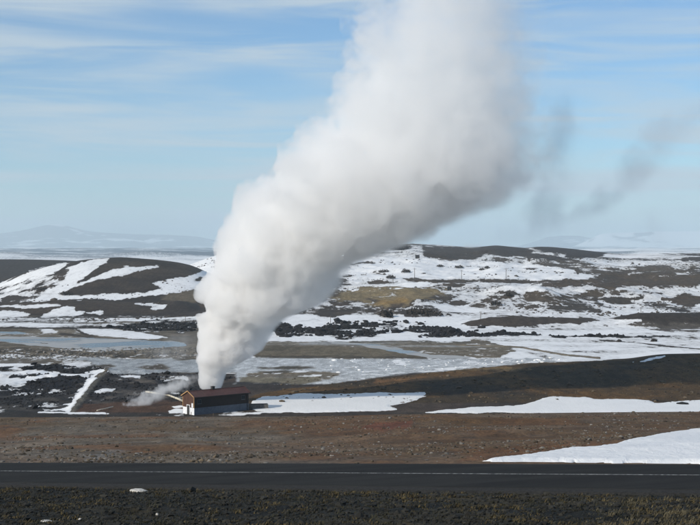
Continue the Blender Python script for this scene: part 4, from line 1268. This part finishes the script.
drift('steam_puff', 'small grey-white steam puff rising from the ground left of the red-roofed building', [(416, 117, 134), (411, 118, 142), (406, 121, 154), (400, 126, 170), (394, 136, 184), (388, 150, 196), (381, 168, 204), (374, 182, 212)],
      345.0, .30, .8, .45, .9, .4, WH, 21, .4)
drift('steam_haze', 'thin drift of low steam over the flat just left of the plume base', [(362, 150, 205), (352, 142, 212), (342, 150, 215), (332, 170, 220)], 350.0, .035, .9, .2, .9, .4, WH, 22, .8)
drift('steam_puff', 'faint steam rising from the dark patch on the hill crest', [(261, 432, 462), (255, 436, 480), (249, 446, 490), (243, 456, 498)], 1950.0, .035, .9, .06, 1.0, .4, WH, 23, 3.0)
drift('steam_wisp', 'long thin dark grey steam wisp drifting at the right edge of the sky', [(226, 535, 600), (214, 552, 622), (202, 578, 640), (188, 596, 655), (170, 610, 672), (150, 622, 690), (130, 636, 712), (112, 655, 735), (95, 680, 760)], 366.0,
      .055, .9, .10, .75, .5, GR_SHADE, 24, 1.2)
drift('steam_wisp', 'faint grey steam strand hanging low over the hills at right', [(256, 640, 668), (240, 642, 672), (222, 640, 670), (206, 634, 664)], 366.0, .03, .9, .16, .8, .4, GR_SHADE, 25, .8)
drift('steam_wisp', 'ragged blue-grey steam shred beside the right flank of the plume', [(245, 490, 560), (225, 505, 585), (200, 520, 592), (170, 528, 596), (135, 535, 594), (105, 545, 590), (80, 552, 584)], 366.0, .05, .9, .10, .85, .5, GR_SHADE, 26, 1.2)
# ------------------------------------------------------------------ stones, boulders, grass
ICO = bmesh.new(); bmesh.ops.create_icosphere(ICO, subdivisions=1, radius=1.0)
ICO_V = np.array([v.co[:] for v in ICO.verts]); ICO_F = np.array([[v.index for v in f.verts] for f in ICO.faces]); ICO.free()
OCT_V = np.array([(1, 0, 0), (-1, 0, 0), (0, 1, 0), (0, -1, 0), (0, 0, 1), (0, 0, -1)], float)
OCT_F = np.array([(0, 2, 4), (2, 1, 4), (1, 3, 4), (3, 0, 4), (2, 0, 5), (1, 2, 5), (3, 1, 5), (0, 3, 5)])

def stones(name, x, y, r, mat, flat=.6, ico=True, sink=.25, seed=1):
    g = np.random.default_rng(seed)
    BV, BF = (ICO_V, ICO_F) if ico else (OCT_V, OCT_F)
    n, k = len(x), len(BV)
    z = height(x, y)
    V_ = BV[None] * (1 + g.uniform(-.35, .35, (n, k, 1)))
    sc = np.stack([g.uniform(.75, 1.35, n), g.uniform(.75, 1.35, n), flat * g.uniform(.7, 1.3, n)], 1) * r[:, None]
    V_ = V_ * sc[:, None, :]
    a = g.uniform(0, 6.28, n); ca, sa = np.cos(a)[:, None], np.sin(a)[:, None]
    xx = V_[..., 0] * ca - V_[..., 1] * sa; yy = V_[..., 0] * sa + V_[..., 1] * ca
    V_ = np.stack([xx + x[:, None], yy + y[:, None], V_[..., 2] + (z + r * flat * (1 - sink * 2) * .5)[:, None]], -1)
    Fq = (BF[None] + (np.arange(n) * k)[:, None, None]).reshape(-1, 3)
    o = fast_mesh(name, V_.reshape(-1, 3), Fq, mat, smooth=False)
    return o

M_LAVA = simple_mat('black_lava_rock', (.016, .0155, .017), .95, .5, .8, .5, 3)
M_STONE = simple_mat('mixed_slope_gravel', (.085, .066, .045), .95, .6, .25, 0); M_STONE2 = simple_mat('grey_slope_gravel', (.16, .148, .13), .95, .4, .3, 0)
M_VERGE = simple_mat('dark_verge_gravel', (.022, .021, .017), .95, .55, 1.5, 0)
M_PALE = simple_mat('pale_lichen_stone', (.50, .48, .44), .85, .25, 4, .4, 14)

# lava rubble: on the black-painted ground of both lava fields
dark_id = np.nonzero((C.max(1) < .034) & (S < .5) & (Y > 338) & (Y < 800) & (U > -40) & (U < 740))[0]
pick = rng.choice(dark_id, 3400, replace=len(dark_id) < 3400)
px_, py_ = X[pick] + rng.normal(0, .5, len(pick)), Y[pick] + rng.normal(0, 1.0, len(pick))
rad = np.exp(rng.normal(-1.0, .45, len(pick))) * np.clip((py_ / 520) ** 1.6, .42, 1.5)
# scattered blocks on the snowy flat between the clumps
band = np.nonzero((Y > 620) & (Y < 760) & (U > 262) & (U < 484) & (V > 321.5) & (V < 338.5 - np.abs(U - 350) * .012))[0]
band = rng.choice(band, 1500); band = band[fbm(X[band] / 2, Y[band] * .6, 14, 3, 620) > .12]
px_ = np.concatenate([px_, X[band]]); py_ = np.concatenate([py_, Y[band]]); rad = np.concatenate([rad, np.exp(rng.normal(-.25, .42, len(band)))])
order = np.argsort(-rad / py_)
o = stones('lava_rubble', px_[order[200:]], py_[order[200:]], rad[order[200:]], M_LAVA, .75, True, .2, 31); tag(o, kind='stuff')
variants = []
for i in range(7):
    g = np.random.default_rng(60 + i)
    vv = ICO_V * (1 + g.uniform(-.35, .35, (len(ICO_V), 1))) * np.array([1.25, 1.0, .8])
    me = bpy.data.meshes.new('lava_boulder'); me.from_pydata([tuple(v) for v in vv], [], [tuple(f) for f in ICO_F]); me.update(); me.materials.append(M_LAVA)
    variants.append(me)
for j in order[:200]:
    o = bpy.data.objects.new('lava_boulder', variants[int(j) % 7]); COL.objects.link(o)
    r_ = float(rad[j]); o.location = (px_[j], py_[j], hz(px_[j], py_[j]) + r_ * .3); o.scale = (r_ * 1.1, r_, r_); o.rotation_euler = (0, 0, R.uniform(0, 6.28))
    if py_[j] > 560: tag(o, 'jagged black lava boulder on the snowy flat beyond the frozen pools', 'boulder', 'lava boulders on the far flat')
    else: tag(o, 'jagged black lava boulder on the dark lava field left of the building', 'boulder', 'lava boulders left of the building')

# pale and brown stones strewn over the slope beyond the road
n = 15000
t_ = rng.uniform(0, 1, n); yy_ = 66 * (249 / 66) ** t_; uu_ = rng.uniform(-60, 760, n); xx_ = (uu_ - 350) / F * yy_
s_, q_ = road_sq(xx_, yy_); ok = (q_ > ROAD_HALF + 1.2) & (yy_ < 249)
clump = fbm(xx_, yy_ * .5, 9, 4, 601); ok &= rng.uniform(0, 1, n) < np.clip(.45 + .7 * clump, .04, 1)
ok &= ~((uu_ > 485) & (HV + F * (CZ - height(xx_, yy_)) / yy_ > 462 - (uu_ - 480) * .155))
xx_, yy_ = xx_[ok], yy_[ok]; rr_ = np.minimum(np.exp(rng.normal(-2.4, .42, len(xx_))), .24) * (yy_ / 130) ** .5
h_ = rng.uniform(0, 1, len(xx_)) < .3
tag(stones('slope_gravel', xx_[~h_], yy_[~h_], rr_[~h_], M_STONE, .65, True, .2, 32), kind='stuff'); tag(stones('slope_gravel_pale', xx_[h_], yy_[h_], rr_[h_] * .85, M_STONE2, .65, True, .2, 33), kind='stuff')
# lumps on the brown hill
ii = rng.choice(np.nonzero((Y > 352) & (Y < 436) & (U > 280) & (U < 740) & (C[:, 0] > C[:, 2] * 1.2) & (S < .2))[0], 900)
tag(stones('hill_stones', X[ii], Y[ii], np.exp(rng.normal(-1.35, .5, len(ii))), M_STONE, .6, True, .3, 34), kind='stuff')
# snow lumps on the frozen pool
ii = rng.choice(np.nonzero((Y > 440) & (Y < 520) & (U > 330) & (U < 570) & (V > 358) & (V < 374))[0], 120)
tag(stones('pool_ice_lumps', X[ii], Y[ii], np.exp(rng.normal(-1.1, .45, len(ii))), M_SNOW, .45, True, .2, 35), kind='stuff')
ii = rng.choice(np.nonzero((Y > 440) & (Y < 560) & (U > -20) & (U < 250) & (V > 345) & (V < 359))[0], 700)
tag(stones('gravel_bar_stones', X[ii], Y[ii], np.exp(rng.normal(-.95, .4, len(ii))), M_STONE2, .6, True, .2, 36), kind='stuff')

# low scrub specks on the snow slopes
cand = np.nonzero((Y > 740) & (Y < 1950) & (U > -30) & (U < 730) & (S > .35) & (V > 258))[0]
pk = rng.choice(cand, 9000); cl = fbm(X[pk], Y[pk], 60, 4, 610) + .5 * fbm(X[pk], Y[pk], 14, 3, 611)
pk = pk[cl > .42][:2600]
tag(stones('hill_scrub', X[pk] + rng.normal(0, 1.5, len(pk)), Y[pk] + rng.normal(0, 4, len(pk)), np.exp(rng.normal(-.45, .4, len(pk))) * (Y[pk] / 1000) ** .5, simple_mat('dead_scrub', (.065, .055, .046), .95, .4, .4), .55, True, .25, 40), kind='stuff')

# near verge: gravel, dry grass, a few single pale stones
n = 20000
yy_ = rng.uniform(27, 72, n); uu_ = rng.uniform(-120, 820, n); xx_ = (uu_ - 350) / F * yy_
s_, q_ = road_sq(xx_, yy_); ok = q_ < -ROAD_HALF - .5
xx_, yy_ = xx_[ok], yy_[ok]
tag(stones('verge_gravel', xx_, yy_, np.exp(rng.normal(-3.15, .45, len(xx_))), M_VERGE, .7, True, .2, 37), kind='stuff')

def grass(name, x, y, hmean, mat, blades, seed):
    g = np.random.default_rng(seed)
    n = len(x); z = height(x, y)
    bx = np.repeat(x, blades) + g.normal(0, .10, n * blades); by = np.repeat(y, blades) + g.normal(0, .10, n * blades); bz = np.repeat(z, blades) - .03
    hh = np.repeat(hmean * np.exp(g.normal(0, .3, n)), blades) * g.uniform(.5, 1.2, n * blades)
    a = g.uniform(0, 6.28, n * blades); lean = g.uniform(.2, .9, n * blades) * hh
    tx, ty = np.cos(a) * lean + .25 * hh, np.sin(a) * lean
    w = .012 + g.uniform(0, .012, n * blades)
    px, py = -np.sin(a) * w, np.cos(a) * w
    v0 = np.stack([bx - px, by - py, bz], -1); v1 = np.stack([bx + px, by + py, bz], -1)
    v2 = np.stack([bx + tx * .45 + px * .8, by + ty * .45 + py * .8, bz + hh * .7], -1); v3 = np.stack([bx + tx * .45 - px * .8, by + ty * .45 - py * .8, bz + hh * .7], -1)
    v4 = np.stack([bx + tx, by + ty, bz + hh], -1); v5 = v4 + np.stack([px * .2, py * .2, px * 0], -1)
    Vv = np.stack([v0, v1, v2, v3, v4, v5], 1).reshape(-1, 3)
    b = np.arange(n * blades)[:, None] * 6
    Fq = np.concatenate([b + np.array([[0, 1, 2, 3]]), b + np.array([[3, 2, 5, 4]])], 0)
    o = fast_mesh(name, Vv, Fq, mat, smooth=False)
    tag(o, kind='stuff'); return o
M_GRASS = simple_mat('dry_ochre_grass', (.075, .058, .026), .9, .45, 1.2); M_MOSS = simple_mat('dark_heath', (.026, .025, .015), .95, .4, 1.5)
n = 19000
yy_ = rng.uniform(27, 72, n); uu_ = rng.uniform(-120, 820, n); xx_ = (uu_ - 350) / F * yy_
s_, q_ = road_sq(xx_, yy_); cl = fbm(xx_, yy_, 2.4, 4, 602)
edge = np.exp(-((-q_ - ROAD_HALF - 2.0) / 1.8) ** 2)
ok = (q_ < -ROAD_HALF - .7) & (rng.uniform(0, 1, n) < np.clip(.02 + .45 * cl + .22 * edge + .22 * sstep(450, 700, uu_) * sstep(-4, -9, q_), 0, 1))
grass('dry_grass', xx_[ok], yy_[ok], .085, M_GRASS, 14, 38)
ok2 = (q_ < -ROAD_HALF - .7) & (rng.uniform(0, 1, n) < .5)
grass('heath', xx_[ok2], yy_[ok2], .07, M_MOSS, 10, 39)

# paler, taller grass at the right end of the verge
yy_ = rng.uniform(30, 50, 2600); uu_ = rng.uniform(560, 860, 2600); xx_ = (uu_ - 350) / F * yy_
vv_ = HV + F * (CZ - height(xx_, yy_)) / yy_; s_, q_ = road_sq(xx_, yy_)
ok = (q_ < -6) & (rng.uniform(0, 1, 2600) < np.clip(.35 * sstep(500, 524, vv_) * sstep(575, 680, uu_) + .4 * fbm(xx_, yy_, 1.6, 3, 640) * sstep(560, 640, uu_), 0, .6))
grass('pale_dry_grass', xx_[ok], yy_[ok], .12, simple_mat('pale_dry_grass', (.085, .072, .042), .9, .45, 1.2), 9, 41)

for u_, v_, w_, lb_ in ((682, 404.5, 1.5, 'wide dark rock lying on the pointed snow patch near the right edge'), (655, 401, .8, 'small dark rock at the upper rim of the pointed snow patch')):
    g_ = ground_at(u_, v_, 300, 430)
    o = bpy.data.objects.new('dark_rock', variants[3]); COL.objects.link(o)
    o.location = g_ + Vector((0, 0, .2)); o.scale = (w_, w_ * .8, w_ * .45); tag(o, lb_, 'rock')

def pale_stone(u, v, w, h, label, seed):
    g_ = ground_at(u, v, 20, 75)
    g = np.random.default_rng(seed)
    bm = bmesh.new(); bmesh.ops.create_icosphere(bm, subdivisions=2, radius=1.0)
    for vv in bm.verts:
        vv.co *= 1 + g.uniform(-.12, .12)
        vv.co = Vector((vv.co.x * w, vv.co.y * w * .6, max(vv.co.z, -.5) * h))
    me = bpy.data.meshes.new('pale_stone'); bm.to_mesh(me); bm.free(); me.materials.append(M_PALE)
    o = bpy.data.objects.new('pale_stone', me); COL.objects.link(o); o.location = g_ + Vector((0, 0, h * .3)); o.rotation_euler = (0, .06, R.uniform(-.3, .3))
    tag(o, label, 'stone')
pale_stone(139, 491.8, .42, .11, 'long pale flat stone in the dry grass just below the road', 1)
pale_stone(443, 491.6, .34, .08, 'thin pale stone at the road verge right of centre', 2)
pale_stone(47, 522, .22, .05, 'small pale stone on the dark verge at the bottom left corner', 3)
pale_stone(80, 520, .06, .05, 'tiny pale pebble near the bottom edge, right of a flatter pale stone', 4)
pale_stone(157, 515, .05, .05, 'tiny pale pebble on the dark verge below the long pale stone', 5)
pale_stone(543, 368.9, .6, .3, 'small whitish rock near the top of the brown hill', 6) if False else None

# shrubs and dark clumps on the snow slopes
M_SHRUB = simple_mat('bare_shrub_twigs', (.050, .042, .036), .95, .4, .6)
def shrub(u, v, w, h, label, n=140, seed=0):
    g_ = ground_at(u, v, 600, 2300)
    g = np.random.default_rng(seed); sc = g_.y / F; W, Hh = w * sc / 2, h * sc
    o = empty('shrub', g_); tag(o, label, 'shrub', 'bare shrubs on the snow slopes')
    a = g.uniform(0, 6.28, n); rr = np.sqrt(g.uniform(0, 1, n)); x = np.cos(a) * rr * W; y = np.sin(a) * rr * W; top = Hh * (1 - .6 * rr ** 2) * g.uniform(.35, 1, n)
    s_ = g.uniform(.10, .22, n) * max(Hh, .8)
    V_, F_ = [], []
    for i in range(n):
        for k in range(3):
            t = g.uniform(0, 6.28); p = np.array([x[i], y[i], top[i] * g.uniform(.5, 1)]) + g.normal(0, s_[i] * .5, 3)
            e1 = g.normal(0, 1, 3); e1 *= s_[i] / np.linalg.norm(e1); e2 = g.normal(0, 1, 3); e2 *= s_[i] * .6 / np.linalg.norm(e2)
            b = len(V_); V_ += [p - e1, p + e2, p + e1, p - e2]; F_.append((b, b + 1, b + 2, b + 3))
    cr = mesh_obj('crown', V_, F_, M_SHRUB, o)
    for k in range(4):
        t = k * 1.57 + .4
        part('stem', tube_mesh('stem', [(0, 0, -.3), (math.cos(t) * W * .4, math.sin(t) * W * .4, Hh * .6)], [.12, .05], 5), M_SHRUB, o)
for i, (u, v, w, h, lb) in enumerate(((402, 249.5, 15, 6.5, 'dark leafless shrub clump on the skyline right of the plume'), (386, 317, 11, 10, 'tall bare brown shrub left of the dark shaded mound'),
        (406, 272.4, 9, 4, 'dark round shrub on the snow above the hillside track'), (384, 272.6, 11, 4, 'low shrub left of the dark round shrub on the snow above the track'), (391, 278.6, 9, 4.5, 'brown shrub clump at the left end of the hillside track'),
        (482, 270, 6, 2.6, 'small shrub on the snowfield, left of its darker neighbour'), (487, 268.6, 5, 3, 'small dark shrub on the snowfield, right of its neighbour'), (440, 267, 7, 3, 'small grey shrub below the dark crest patch'),
        (459, 268, 9, 3.5, 'wider grey shrub right below the dark crest patch'), (420, 314, 26, 8, 'wide dark scrub on the shaded mound'), (434, 316, 18, 6, 'low dark scrub on the right end of the shaded mound'),
        (654, 352.6, 6, 4, 'small bare shrub on the snow above the brown hill at right'), (619, 351.8, 5, 3.2, 'smaller bare shrub left of another above the brown hill'), (496, 305, 12, 5, 'pale brown scrub on the snow right of the tan field'),
        (508, 296, 8, 4, 'dark shrub at the edge of the scrub band'), (66, 295, 14, 5, 'grey shrub on the snow at the foot of the left hill'), (40, 290, 14, 4, 'grey shrub in the speckled snow of the left hill'))):
    shrub(u, v, w, h, lb, 120 if w < 20 else 220, 700 + i)
